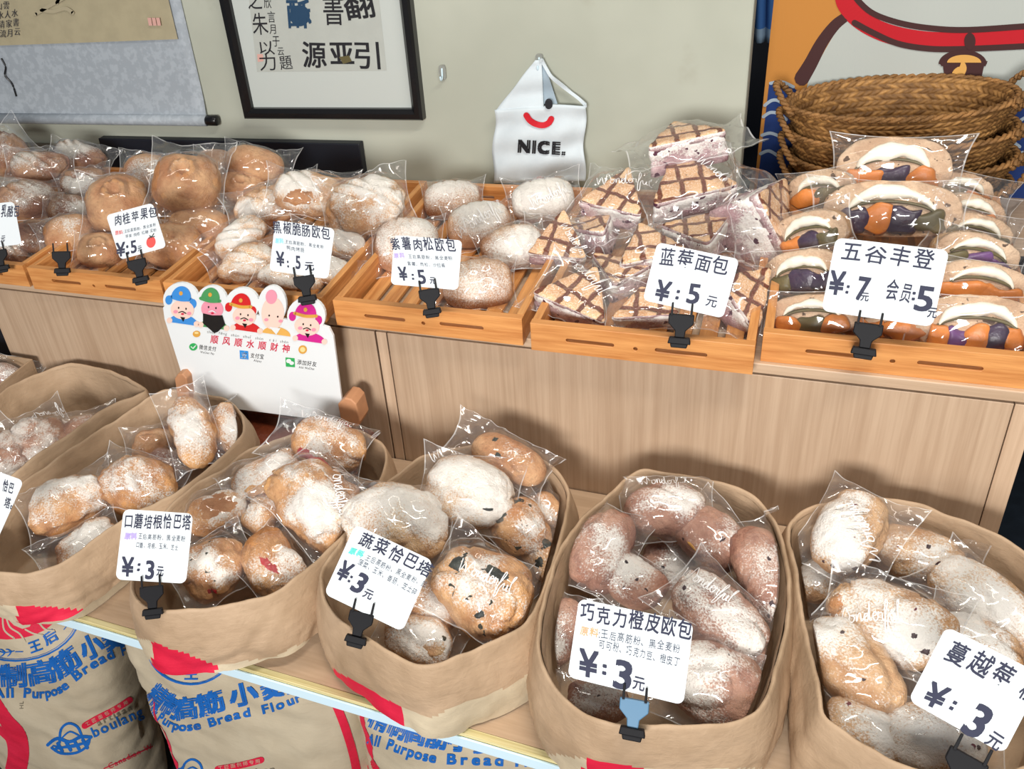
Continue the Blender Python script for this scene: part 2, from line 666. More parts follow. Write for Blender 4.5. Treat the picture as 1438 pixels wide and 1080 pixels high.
def lattice_mat():
    t = NT('lattice_crust')
    v = t.coord('Object', rot=(0, 0, R(8)))
    sep = t.n('SeparateXYZ')
    nn = t.noise(t.coord('Object'), 30, 3)
    t.t.links.new(v, sep.inputs[0])
    wob = t.math('MULTIPLY', t.math('SUBTRACT', nn, .5), .016)
    ds = []
    for k in (0, 1):
        x = t.math('ADD', sep.outputs[k], wob)
        x = t.math('MULTIPLY', x, 1 / .033)
        fr = t.math('FRACT', t.math('ADD', x, 20.35))
        ds.append(t.math('ABSOLUTE', t.math('SUBTRACT', fr, .5)))
    d = t.math('MAXIMUM', ds[0], ds[1])
    line = t.ramp(d, .37, .44)
    sp = t.noise(t.coord('Object'), 500, 2, .7)
    tan = t.mix(t.ramp(nn, .3, .7), srgb(194, 142, 98), srgb(222, 180, 138))
    tan = t.mix(t.ramp(sp, .48, .62, 0, .7), tan, srgb(236, 216, 194))
    c = t.mix(line, tan, t.mix(t.ramp(sp, .5, .75, 0, .6), srgb(104, 58, 44), srgb(176, 136, 118)))
    h = t.math('SUBTRACT', 1.0, line)
    t.bsdf(c, t.ramp(line, 0, 1, .6, .38), t.bump(h, .7, .004), .4)
    return t.m


M['lattice'] = lattice_mat()


def film_mat():
    t = NT('clear_film')
    lw = t.n('LayerWeight')
    lw.inputs[0].default_value = .5
    f = t.math('POWER', lw.outputs['Facing'], 3.5)
    f = t.math('ADD', t.math('MULTIPLY', f, .60), .055)
    tr = t.n('BsdfTransparent')
    tr.inputs[0].default_value = (.99, .99, .99, 1)
    gl = t.n('BsdfGlossy')
    gl.inputs['Roughness'].default_value = .075
    gl.inputs[0].default_value = (1, 1, 1, 1)
    df = t.n('BsdfDiffuse')
    df.inputs[0].default_value = (.9, .9, .92, 1)
    m1 = t.n('MixShader')
    m1.inputs[0].default_value = .028
    t.t.links.new(tr.outputs[0], m1.inputs[1])
    t.t.links.new(df.outputs[0], m1.inputs[2])
    m2 = t.n('MixShader')
    t.val(m2.inputs[0], f)
    t.t.links.new(m1.outputs[0], m2.inputs[1])
    t.t.links.new(gl.outputs[0], m2.inputs[2])
    t.t.links.new(m2.outputs[0], t.out.inputs[0])
    return t.m


M['film'] = film_mat()


def film_edge_mat():  # white mixed in to paint the glint along the cut film edge
    t = NT('film_edge_glint')
    tr = t.n('BsdfTransparent')
    tr.inputs[0].default_value = (.97, .97, .97, 1)
    gl = t.n('BsdfPrincipled')
    gl.inputs['Base Color'].default_value = (.9, .9, .9, 1)
    gl.inputs['Roughness'].default_value = .2
    m = t.n('MixShader')
    m.inputs[0].default_value = .34
    t.t.links.new(tr.outputs[0], m.inputs[1])
    t.t.links.new(gl.outputs[0], m.inputs[2])
    t.t.links.new(m.outputs[0], t.out.inputs[0])
    return t.m


M['film_edge'] = film_edge_mat()


def woven_mat():
    t = NT('seagrass')
    at = t.n('Attribute', attribute_name='strand')
    v = t.coord('Object')
    c = t.mix(at.outputs['Fac'], srgb(98, 66, 34), srgb(190, 142, 84))
    c = t.mix(t.ramp(t.noise(v, 160, 3), .4, .75, 0, .4), c, srgb(80, 52, 28))
    t.bsdf(c, .6, t.bump(t.noise(v, 260, 3), .3, .002), .3)
    return t.m


M['seagrass'] = woven_mat()
M['rope'] = plain('seagrass_rope', srgb(164, 118, 68), .65, bumps=(220, .8, .004), vary=.5)
M['rattan'] = plain('rattan_red', srgb(122, 54, 28), .5, bumps=(180, .6, .004), vary=.4)


# ------------------------------------------------------------------ the setting
def wall():
    mb = MB()
    mb.box((-3.2, YW, FZ), (-0.091, YW + .06, 2.6))
    struct(mb.build('wall_back', M['wall'], bevel=.004))
    mb = MB()
    mb.box((-3.2, 2.5, FZ), (2.0, 2.56, 2.6))
    struct(mb.build('wall_rear', M['navy']))
    mb = MB()
    mb.box((-3.2, -2.2, FZ - .05), (2.0, 2.6, FZ))
    struct(mb.build('floor', M['floor']))


wall()


def cabinet():
    t = empty('display_cabinet', (-0.56, 1.3, FZ))
    tag(t, 'long pale wood-grain counter cabinet carrying the bread trays', 'cabinet')
    L = lambda mb, nm, mt, **k: shift(mb.build(nm, mt, t, **k), t)
    x0, x1, yf = -1.398, 0.286, 1.06
    mb = MB()
    mb.box((x0 + .004, yf + .012, FZ + .01), (x1 - .004, 1.596, ZC - .020))
    L(mb, 'carcass', M['dark_gap'])
    mb = MB()
    mb.box((x0 - .6, yf - .001, ZC - .015), (x1, 1.597, ZC))
    L(mb, 'counter_top', M['laminate_flat'], bevel=.0012)
    for nm, a, b in (('front_panel', x0, -.5705), ('stile', -.5675, -.5505), ('front_panel', -.5485, .2630), ('stile', .2642, x1)):
        mb = MB()
        mb.box((a, yf, FZ + .005), (b, yf + .016, ZC - .0185))
        L(mb, nm, M['laminate'], bevel=.0008)
    mb = MB()
    mb.box((x1 - .003, yf + .016, FZ + .005), (x1, 1.598, ZC - .0185))
    L(mb, 'end_panel', M['laminate'])
    mb = MB()
    mb.box((x0 - .6, yf + .06, FZ + .001), (x0 - .01, 1.596, ZC - .016))
    L(mb, 'recess_shade', M['navy'])  # dark panel standing in for the shade in the gap beside the cabinet


def shift(o, t):
    o.location = -t.location
    return o


def ledge():
    t = empty('rear_ledge', (.1, 1.73, 0))
    tag(t, 'pale ledge carrying the seagrass baskets in the gap behind the sandwich tray', 'ledge')
    mb = MB()
    mb.box((-0.084, 1.602, ZC - .095), (.40, 1.88, ZC - .08))
    shift(mb.build('ledge_top', M['laminate_flat'], t, bevel=.0012), t)
    mb = MB()
    mb.box((-.06, 1.62, FZ), (.38, 1.86, ZC - .0955))
    shift(mb.build('support', M['navy'], t), t)


ledge()


cabinet()


def shelf():
    t = empty('low_shelf', (-0.5, 0.83, FZ))
    tag(t, 'low wooden shelf with pale blue front edge under the paper bread sacks', 'shelf')
    x0, x1 = -1.75, .60
    mb = MB()
    mb.box((x0, .612, ZS - .024), (x1, 1.058, ZS))
    shift(mb.build('board', M['light_wood'], t), t)
    mb = MB()
    mb.box((x0, .6025, ZS - .006), (x1, .6118, ZS + .0005))
    shift(mb.build('plywood_edge', M['ply'], t, bevel=.0008), t)
    mb = MB()
    mb.box((x0, .5995, ZS - .023), (x1, .6024, ZS - .0055))
    shift(mb.build('edge_strip', M['edge_white'], t, bevel=.0008), t)
    for x in (x0, x1 - .03):
        mb = MB()
        mb.box((x, .64, FZ), (x + .03, 1.04, ZS - .0245))
        shift(mb.build('leg_panel', M['light_wood'], t), t)


shelf()


# ------------------------------------------------------------------ pine bread trays
def tray(x, yf, w, d, label, rz=0.0):
    t = empty('bread_tray', (x, yf, ZC), Matrix.Rotation(rz, 3, 'Z'))
    tag(t, label, 'tray', 'pine bread trays along the counter')
    k = w / .30
    th = .0118
    h = .044
    for nm, y in (('front_panel', th / 2), ('back_panel', d - th / 2)):
        mb = MB()
        mb.add([(vx * k, vy + y, vz) for vx, vy, vz in FRONT[0]], FRONT[1])
        mb.build(nm, M['pine'], t)
    for nm, xx in (('side_panel', 0.0), ('side_panel', w - th)):
        mb = MB()
        mb.box((xx + .0003, th + .0002, .0), (xx + th - .0003, d - th - .0002, h))
        mb.build(nm, M['pine_side'], t, bevel=.0012)
    mb = MB()
    n = 8
    pitch = (w - 2 * th) / n
    for i in range(n):
        a = th + pitch * i + .005
        mb.box((a, th + .0003, .006), (a + pitch - .010, d - th - .0003, .012))
    for y in (.05, d / 2, d - .06):
        mb.box((th + .0003, y, .0005), (w - th - .0003, y + .02, .0058))
    mb.build('slatted_base', M['pine_side'], t, bevel=.0008)
    for xx in (.006, w - .006):
        mb = MB()
        for z in (.010, .034):
            mb.tube([(xx, -.0002, z), (xx, .003, z)], .0018, 8)
        mb.build('corner_screw', M['dark_gap'], t)
    return t


TR = {}
for k, (x, yf, w, lab) in {
    0: (-1.562, 1.052, .300, 'pine tray of dusted cheese rolls, last in line along the counter'),
    1: (-1.247, 1.047, .296, 'pine tray of tan apple buns next to the cheese rolls'),
    2: (-0.942, 1.043, .300, 'pine tray of floured sausage loaves above the payment sign'),
    3: (-0.622, 1.040, .296, 'pine tray of round floured buns under the smiling cloth bag'),
    4: (-0.312, 1.032, .288, 'pine tray of lattice blueberry wedges beside the round buns'),
    5: (-0.017, 1.066, .300, 'pine tray of filled sandwiches in front of the seagrass baskets'),
}.items():
    TR[k] = tray(x, yf, w, .455, lab)


# ------------------------------------------------------------------ things on the back wall
def ywall(y):
    return lambda px, py, lift=0.0: on_y(px, py, y - lift)


def navy_board():
    a = on_y(140, 200, YW - .02)
    b = on_y(505, 203, YW - .02)
    mb = MB()
    mb.box((a.x, YW - .022, ZC), (b.x, YW - .002, b.z + .002))
    o = mb.build('low_back_strip', M['navy'], bevel=.002)
    tag(o, 'low dark navy board standing behind the trays against the wall', 'board')
    mb = MB()
    mb.box((-1.75, YW - .012, ZC + .0), (a.x - .03, YW - .001, ZC + .062))
    o = mb.build('low_back_strip', plain('lower_wall_brown', srgb(92, 84, 74), .6), bevel=.002)  # strip in the brown grey of the lower wall, no separate board
    tag(o, 'low brown grey strip standing in for the lower wall behind the dusted cheese rolls', 'board')


navy_board()


def picture():
    y = YW - .022
    tl, br = on_y(300, -22, y), on_y(593, 171, y)
    bl = on_y(342, 167, y)
    x0, x1 = bl.x, br.x
    z0 = (bl.z + br.z) / 2
    z1 = z0 + .36
    t = empty('framed_calligraphy', (x0, YW, z0))
    tag(t, 'black framed brush calligraphy hanging on the wall', 'picture')
    w = x1 - x0
    fw = .0215
    mb = MB()
    prof = [(0, -.0), (0, -.018), (.004, -.024), (.014, -.024), (fw, -.016), (fw, -.004)]
    rings = []
    for (o, yy) in prof:
        rings.append([(o, yy, o), (w - o, yy, o), (w - o, yy, .36 - o), (o, yy, .36 - o)])
    vs = [p for r in rings for p in r]
    fs = []
    for i in range(len(prof) - 1):
        for j in range(4):
            fs.append((i * 4 + j, i * 4 + (j + 1) % 4, (i + 1) * 4 + (j + 1) % 4, (i + 1) * 4 + j))
    mb.add(vs, fs)
    mb.build('frame', M['frame_black'], t)
    mb = MB()
    mb.box((fw - .002, -.0065, fw - .002), (w - fw + .002, -.002, .36 - fw + .002))
    mb.build('mount_board', M['mount'], t)
    fn0 = ywall(YW - .0070)
    base = t.location
    fn = lambda px, py, l=0.0: fn0(px, py, l) - base
    mb = MB()
    poly(mb, fn, [(343, -60), (526, -60), (543, 99), (361, 101)], 0)
    poly(mb, fn, [(361, 76), (369, 76), (370, 86), (362, 87)], 1, .0004)
    for s, p, q, h, mi, bd in (
            ('源', (423, 95), (461, 96), 36, 2, .014), ('亚', (462, 92), (500, 92), 33, 2, .02), ('引', (494, 97), (542, 98), 38, 2, .010),
            ('酥', (402, 40), (440, 40), 40, 3, .02), ('書', (452, 36), (486, 36), 46, 2, .004), ('翻', (484, 30), (532, 24), 44, 2, .014),
            ('之', (347, 14), (370, 14), 30, 2, .0), ('朱', (354, 50), (379, 49), 31, 2, .0), ('以', (362, 78), (388, 77), 20, 2, .0), ('力', (363, 100), (392, 99), 24, 2, .0),
            ('欣', (370, 12), (382, 12), 16, 2, .0), ('言', (375, 32), (388, 32), 16, 2, .0), ('月', (378, 48), (390, 48), 14, 2, .0), ('于', (382, 66), (394, 66), 16, 2, .0), ('云', (389, 78), (400, 78), 12, 2, .0), ('題', (393, 99), (413, 97), 20, 2, .0)):
        lay(mb, lambda x, yy, l=0.0: fn(x, yy, .0008 + l), s, p, q, h, mi, bd, slant=-.1)
    disc(mb, fn, (421, 22), 14, 15, 3, .0006)
    poly(mb, lambda x, yy, l=0.0: fn(x, yy, .0012), [(476, 80), (490, 78), (494, 86), (482, 90)], 4)
    mb.build('calligraphy_sheet', [M['rice_paper'], M['seal'], M['ink'], M['ink_blue'], M['ink_brown']], t)


picture()


def scroll():
    y = YW - .015
    r = on_y(290, 172, y)
    x1, zb = r.x, r.z
    x0 = x1 - .66
    t = empty('hanging_scroll', (x1, YW, zb))
    tag(t, 'pale hanging scroll painting with black roller ends on the wall', 'scroll')
    base = t.location
    sk = NT('scroll_silk')
    v = sk.coord('Object')
    n = sk.noise(v, 70, 3, .6)
    c = sk.mix(sk.ramp(n, .45, .6), srgb(154, 162, 170), srgb(166, 174, 182))
    sk.bsdf(c, .6, None, .4)
    zt = zb + .42

    def sheet(u, w):
        x = x0 + (x1 - x0) * u - base.x
        z = (zt - zb) * w
        yy = -.006 - .006 * math.exp(-((w) / .08) ** 2) - .003 * math.sin(u * 5) * (w)
        return (x, yy, z)
    mb = MB()
    mb.grid(lambda u, w: sheet(u, w), 24, 24)
    o = mb.build('silk_mount', sk.m, t, True)
    sd = o.modifiers.new('cloth', 'SOLIDIFY')
    sd.thickness = .0012
    mb = MB()
    pr = on_y(248, 56, YW - .014)
    px1, pz0 = pr.x - base.x, pr.z - base.z
    mb.grid(lambda u, w: (px1 - .56 + .56 * u, -.0105 - .003 * math.sin(((px1 - .56 + .56 * u) - (x0 - base.x)) / (x1 - x0) * 5) * (pz0 + (zt - zb - pz0) * w) / (zt - zb), pz0 + (zt - base.z - pz0 - .01) * w), 20, 8)
    fn0 = ywall(YW - .0145)
    fn = lambda px, py, l=0.0: fn0(px, py, l) - base
    for px, py, s in ((4, 53, '山水清流'), (14, 52, '雲人家月'), (24, 50, '水書云')):
        for i, ch in enumerate(reversed(s)):
            lay(mb, fn, ch, (px - 5 - i * 1.8, py - 13 * i), (px + 5 - i * 1.8, py - 13 * i), 11, 1)
    for x, yy in ((207, 25), (213, 25), (219, 25)):
        poly(mb, fn, [(x, yy), (x + 5, yy), (x + 7, yy + 11), (x + 2, yy + 11)], 2)
    for pts in ([(50, 20), (70, 8), (95, -6), (110, -20)], [(58, 14), (75, 16), (92, 12), (102, 18)], [(80, 4), (84, -8), (80, -20)]):
        stroke(mb, fn, pts, 5, 3)
    mb.build('painting_paper', [plain('old_paper', srgb(170, 160, 132), .8, vary=.1), M['ink_soft'], M['seal'], plain('wash_ink', srgb(168, 158, 132), .8)], t, False)
    mb = MB()
    mb.tube([(x0 - base.x, -.013, .004), (.0, -.013, .004)], .0125, 16)
    mb.build('roller', sk.m, t, True)
    for a, b in ((0.0, .030), (x0 - base.x - .03, x0 - base.x)):
        mb = MB()
        mb.tube([(a, -.013, .004), (a + .003, -.013, .004), (b - .003, -.013, .004), (b, -.013, .004)], lambda q: .0115 if .05 < q < .95 else .009, 16)
        mb.build('roller_knob', M['frame_black'], t, True)
    cord = on_y(8, 100, YW - .01) - base
    mb = MB()
    pts = [cord + V((.0, 0, .03)), cord + V((.004, 0, .01)), cord + V((-.004, -.003, -.01)), cord + V((.006, 0, -.03)), cord + V((.006, 0, -.06))]
    mb.tube(catmull(pts, 5, False), .002, 6)
    mb.build('hanging_cord', M['frame_black'], t, True)


scroll()


def wall_hook(px, py, label):
    p = on_y(px, py, YW - .001)
    t = empty('wall_hook', p)
    tag(t, label, 'hook', 'clear hooks stuck on the wall')
    clear = plain('clear_plastic', srgb(196, 198, 192), .15, .5, Transmission_Weight=.6)
    mb = MB()
    mb.grid(lambda u, v: (.007 * (abs(math.cos(6.283 * u)) ** .5) * math.copysign(1, math.cos(6.283 * u)), -.004 * (1 if v > .01 else 0) * 1.0, .014 * (abs(math.sin(6.283 * u)) ** .5) * math.copysign(1, math.sin(6.283 * u))) if v < .7 else (0, -.004, 0), 24, 2, wrap_u=True)
    mb.build('plate', clear, t)
    mb = MB()
    mb.tube(catmull([V((0, -.004, .008)), V((0, -.006, -.006)), V((0, -.010, -.012)), V((0, -.015, -.010)), V((0, -.016, -.004))], 4, False), .0018, 8)
    mb.build('prong', M['edge_white'], t, True)


wall_hook(622, 101, 'small clear hook stuck on bare wall beside the framed calligraphy')
wall_hook(758, 86, 'small clear hook holding the smiling cloth bag')


def cloth_bag():
    y = YW - .018
    base = on_y(757, 250, y)
    t = empty('cloth_bag', base)
    tag(t, 'white cloth bag with a red smile hanging from a wall hook', 'bag')
    cl = plain('white_cloth', srgb(204, 214, 220), .85, bumps=(500, .2, .001), vary=.05)

    def fn(px, py, lift=0.0):
        p = on_y(px, py, y)
        d = .008 * (.5 + .5 * math.cos((px - 757) / 64 * 2.4)) * min(1, max(0, (py - 130) / 40)) + .004 * math.sin(px * .11 + py * .05) * min(1, max(0, (py - 140) / 30)) + .003 * math.sin(py * .16 + px * .02)
        return on_y(px, py, y - max(d, -.012) - lift) - base

    def bil(a, b, c, d):
        return lambda u, v: V(a).lerp(V(b), u).lerp(V(d).lerp(V(c), u), v)
    q = bil((695, 154), (822, 149), (821, 254), (693, 256))
    mb = MB()
    mb.grid(lambda u, v: fn(*(q(u, v) + V((2.0 * math.sin(v * 9), -5 * math.sin(u * 3.14) * (1 - v) * (1 if u > .55 else .2))))), 30, 26)
    q2 = bil((752, 84), (761, 84), (764, 156), (696, 156))
    mb.grid(lambda u, v: fn(*q2(u, v), -.004 + .003 * v), 10, 14)
    o = mb.build('body', cl, t, True)
    sd = o.modifiers.new('cloth', 'SOLIDIFY')
    sd.thickness = .003
    mb = MB()
    q3 = bil((757, 84), (763, 84), (783, 146), (762, 146))
    mb.grid(lambda u, v: fn(*q3(u, v), -.005), 6, 10)
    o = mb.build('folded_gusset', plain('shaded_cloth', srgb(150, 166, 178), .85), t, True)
    mb = MB()
    stroke(mb, fn, [(760, 84), (768, 98), (776, 110), (796, 126), (812, 138), (822, 148)], 4.5, 0, lift=-.002)
    o = mb.build('strap', cl, t)
    sd = o.modifiers.new('cloth', 'SOLIDIFY')
    sd.thickness = .003
    mb = MB()
    f2 = lambda x, yy, l=0.0: fn(x, yy, .0066 + l)
    disc(mb, f2, (770.5, 146), 5.6, 7.5, 0)
    stroke(mb, f2, [(739, 162), (744, 169), (752, 174), (762, 176), (770, 173), (774, 167)], 8.5, 1)
    lay(mb, f2, 'NICE.', (725, 213), (795, 217), 17, 0, .06, fill=.86)
    mb.build('print', [M['ink'], M['brush_red']], t)


cloth_bag()


def banner():
    y = 1.80
    base = on_y(1230, 200, y)
    t = empty('printed_banner', base)
    tag(t, 'orange and white printed fabric banner behind the seagrass baskets', 'banner')

    def fn(px, py, lift=0.0):
        p = on_y(px, py, y)
        return on_y(px, py, y - lift - .006 * math.sin(p.x * 26 + p.z * 3)) - base
    cols_ = [plain('ban_orange', srgb(190, 128, 58), .8), plain('ban_white', srgb(178, 183, 178), .8), plain('ban_brown', srgb(66, 36, 36), .8), plain('ban_red', srgb(186, 22, 36), .8),
             plain('ban_yellow', srgb(214, 162, 86), .8), plain('ban_blue', srgb(24, 52, 112), .8), plain('ban_line', srgb(164, 178, 192), .8)]
    mb = MB()
    nx, ny = 46, 40

    def g(u, v):
        a = V((1091, -40)).lerp(V((1520, -40)), u)
        b = V((1052, 330)).lerp(V((1490, 330)), u)
        return a.lerp(b, v)
    mb.grid(lambda u, v: fn(*g(u, v)), nx, ny, 0)
    L = .0008

    def strip_poly(pts, mi, lift):          # polygon cut in vertical slices so it follows the cloth
        x0, x1 = min(p[0] for p in pts), max(p[0] for p in pts)
        n = max(1, int((x1 - x0) / 8))
        import bisect

        def span(x):
            ys = []
            for (ax, ay), (bx, by) in zip(pts, pts[1:] + pts[:1]):
                if (ax - x) * (bx - x) <= 0 and ax != bx:
                    ys.append(ay + (by - ay) * (x - ax) / (bx - ax))
            return min(ys), max(ys)
        xs = [x0 + .01 + (x1 - x0 - .02) * i / n for i in range(n + 1)]
        for a, b in zip(xs, xs[1:]):
            (a0, a1), (b0, b1) = span(a), span(b)
            m_ = max(1, int(max(a1 - a0, b1 - b0) / 30))
            for k in range(m_):
                f0, f1 = k / m_, (k + 1) / m_
                poly(mb, fn, [(a, a0 + (a1 - a0) * f0), (b, b0 + (b1 - b0) * f0), (b, b0 + (b1 - b0) * f1), (a, a0 + (a1 - a0) * f1)], mi, lift)
    strip_poly([(1195, -38), (1515, -38), (1495, 325), (1118, 325), (1128, 130), (1140, 105), (1163, 62), (1186, 26)], 1, L)
    strip_poly([(1080, 118), (1098, 115), (1116, 122), (1128, 140), (1124, 325), (1056, 325)], 5, 2 * L)
    strip_poly([(1330, 325), (1366, 240), (1392, 190), (1410, 160), (1436, 142), (1505, 135), (1492, 325)], 5, 2 * L)
    stroke(mb, fn, [(1187, 24), (1172, 36), (1154, 60), (1138, 90), (1126, 110)], (13, 21), 2, lift=2 * L)
    stroke(mb, fn, [(1186, -16), (1188, 4), (1206, 26), (1238, 44), (1280, 55), (1330, 59), (1400, 57), (1500, 50)], 27, 3, lift=2 * L)
    stroke(mb, fn, [(1196, -14), (1206, 2), (1228, 20), (1266, 33), (1310, 40), (1360, 42), (1438, 37), (1500, 32)], 8.5, 2, lift=3 * L)
    stroke(mb, fn, [(1200, 32), (1226, 46), (1260, 61), (1300, 68), (1345, 69), (1438, 65), (1500, 60)], 8.5, 2, lift=3 * L)
    disc(mb, fn, (1362, 58), 8, 12, 2, 4 * L)
    disc(mb, fn, (1352, 90), 34, 20, 2, 4 * L, a0=180, a1=360)
    disc(mb, fn, (1354, 88), 24, 11, 4, 5 * L, a0=180, a1=360)
    poly(mb, fn, [(1319, 88), (1387, 86), (1384, 93), (1322, 93)], 2, 4 * L)
    poly(mb, fn, [(1324, 92), (1382, 92), (1376, 120), (1328, 120)], 2, 4 * L)
    stroke(mb, fn, [(1352, 88), (1352, 96), (1346, 104), (1346, 114)], (5, 24), 4, lift=5 * L)
    for pts in ([(1074, 148), (1084, 141), (1094, 142), (1106, 152)], [(1072, 164), (1082, 158), (1094, 160), (1104, 168)], [(1070, 190), (1082, 187), (1096, 192)], [(1068, 216), (1080, 212), (1094, 220)], [(1082, 117), (1098, 115), (1114, 122)],
                [(1386, 258), (1398, 234), (1416, 220), (1446, 212)], [(1420, 188), (1432, 170), (1452, 160)], [(1432, 206), (1424, 198), (1430, 186), (1444, 184)], [(1378, 300), (1392, 286), (1420, 280)], [(1410, 166), (1424, 152), (1446, 144)]):
        stroke(mb, fn, pts, 4.5, 6, lift=3 * L)
    mb.build('printed_cloth', cols_, t)
    mb = MB()
    a, b = fn(1088, -42), fn(1522, -42)
    mb.tube([a + V((-.01, .008, 0)), b + V((.01, .008, 0))], .008, 10)
    mb.build('hanging_rod', M['frame_black'], t, True)


banner()


def back_cloth():
    y = 2.05
    base = on_y(1072, 40, y)

    def fn(u, v):
        p = on_y(1058 + 40 * u, -60 + 118 * v, y)
        return p - base + V((0, .012 * math.sin(u * 16 + v), 0))
    mb = MB()
    mb.grid(fn, 24, 12, mat=lambda u, v: 1 if v > .82 else 0)
    o = mb.build('blue_cloth', [plain('cloth_blue', srgb(52, 98, 160), .8), plain('cloth_pale', srgb(128, 152, 176), .8)], None, True)
    o.location = base
    sd = o.modifiers.new('cloth', 'SOLIDIFY')
    sd.thickness = .004
    tag(o, 'blue cloth glimpsed in the dark gap between wall edge and banner', 'cloth')


back_cloth()


# ------------------------------------------------------------------ seagrass baskets
def basket_meshes(rx, ry, h):
    """Body wall with a woven zigzag, floor, rim rope and two loop handles around the base centre."""
    k, rows = 76, 11
    nu, nv = k * 6, rows * 5
    vs, at, fs = [], [], []
    rnd = random.Random(3)
    tone = {}

    def prof(v):
        return .74 + .26 * v ** .8
    for side in (0, 1):
        b = len(vs)
        for j in range(nv + 1):
            v = j / nv
            for i in range(nu):
                u = i / nu
                row = min(rows - 1, int(v * rows))
                fv = v * rows - row
                q = u * k + (fv if row % 2 == 0 else 1 - fv)
                cell = (int(math.floor(q)) % k, row)
                fq = q - math.floor(q)
                hgt = (1 - abs(2 * fq - 1) ** 3) * (1 - .75 * abs(2 * fv - 1) ** 4)
                if cell not in tone:
                    tone[cell] = rnd.uniform(.1, 1)
                s = prof(v)
                d = .0030 * hgt
                sg = 1 if side == 0 else -1
                a = 2 * math.pi * u
                off = sg * d + (0 if side == 0 else -.005)
                vs.append(((rx * s + off) * math.cos(a), (ry * s + off) * math.sin(a), .003 + h * v))
                at.append(tone[cell] * (.35 + .65 * hgt))
        for j in range(nv):
            for i in range(nu):
                i2 = (i + 1) % nu
                f = (b + j * nu + i, b + j * nu + i2, b + (j + 1) * nu + i2, b + (j + 1) * nu + i)
                fs.append(f if side == 0 else f[::-1])
    b = len(vs)
    for side, z in ((0, .0), (1, .006)):
        vs.append((0, 0, z))
        at.append(.5)
        for i in range(nu):
            a = 2 * math.pi * i / nu
            vs.append((rx * .742 * math.cos(a), ry * .742 * math.sin(a), z))
            at.append(.5)
        c = b + side * (nu + 1)
        for i in range(nu):
            fs.append((c, c + 1 + i, c + 1 + (i + 1) % nu) if side else (c, c + 1 + (i + 1) % nu, c + 1 + i))
    me = bpy.data.meshes.new('woven_body')
    me.from_pydata(vs, [], fs)
    ca = me.attributes.new('strand', 'FLOAT', 'POINT')
    ca.data.foreach_set('value', at)
    me.materials.append(M['seagrass'])
    me.polygons.foreach_set('use_smooth', [True] * len(fs))
    me.update()

    def rope(pts, r, closed):
        mb = MB()
        P = resample(pts, int(len(pts) * 2), closed)
        for ph in (0, math.pi):
            n = len(P)
            st = []
            for i, p in enumerate(P):
                a = P[(i - 1) % n] if closed or i else p
                c = P[(i + 1) % n] if closed or i < n - 1 else p
                t = (c - a).normalized()
                s = t.cross(V((0, 0, 1)))
                s = s.normalized() if s.length > 1e-3 else V((1, 0, 0))
                q = s.cross(t)
                w = i * .75 + ph
                st.append(p + (s * math.cos(w) + q * math.sin(w)) * r * .5)
            mb.tube(st, r * .62, 6, closed=closed)
        return mb
    rim = [V((rx * 1.0 * math.cos(a), ry * math.sin(a), h + .003)) for a in [2 * math.pi * i / 130 for i in range(130)]]
    rim_mb = rope(rim, .0052, True)
    hs = []
    for sg in (-1, 1):
        pts = []
        for i in range(31):
            a = math.pi * i / 30
            pts.append(V((sg * (rx * .93 + .030 * math.sin(a)), ry * .42 * math.cos(a), h - .005 + .040 * math.sin(a))))
        hs.append(rope(pts, .0055, False))
    return me, rim_mb, hs


def baskets():
    rx, ry, h = .168, .110, .096
    me, rim, hs = basket_meshes(rx, ry, h)
    c = V((.142, 1.675, ZC - .08))
    labs = ['seagrass basket with loop handles, bottom of the nested pile', 'seagrass basket second from the bottom of the nested pile',
            'seagrass basket third from the bottom of the nested pile', 'open woven seagrass basket on top of the nested pile']
    rim_me, h_me = None, [None, None]
    for i, (dx, dz, ry_, sz) in enumerate(((.010, .0, 1, .9), (.014, .031, -1.5, .98), (.008, .074, -2.0, 1.0), (.0, .122, -2.5, 1.0))):
        t = empty('seagrass_basket', c + V((dx, .004 * i, dz + .001)), (Matrix.Rotation(R(ry_), 3, 'Y') @ Matrix.Rotation(R(-2 + i), 3, 'Z')))
        t.scale = (1, 1, sz)
        tag(t, labs[i], 'basket', 'nested seagrass baskets')
        o = bpy.data.objects.new('woven_body', me)
        COL.objects.link(o)
        o.parent = t
        if rim_me is None:
            o = rim.build('rim', M['rope'], t, True)
            rim_me = o.data
            for k in (0, 1):
                h_me[k] = hs[k].build('handle', M['rope'], t, True).data
        else:
            for nm, d in (('rim', rim_me), ('handle', h_me[0]), ('handle', h_me[1])):
                o = bpy.data.objects.new(nm, d)
                COL.objects.link(o)
                o.parent = t


baskets()


# ------------------------------------------------------------------ wrapped bread
def spow(x, e):
    return math.copysign(abs(x) ** e, x)


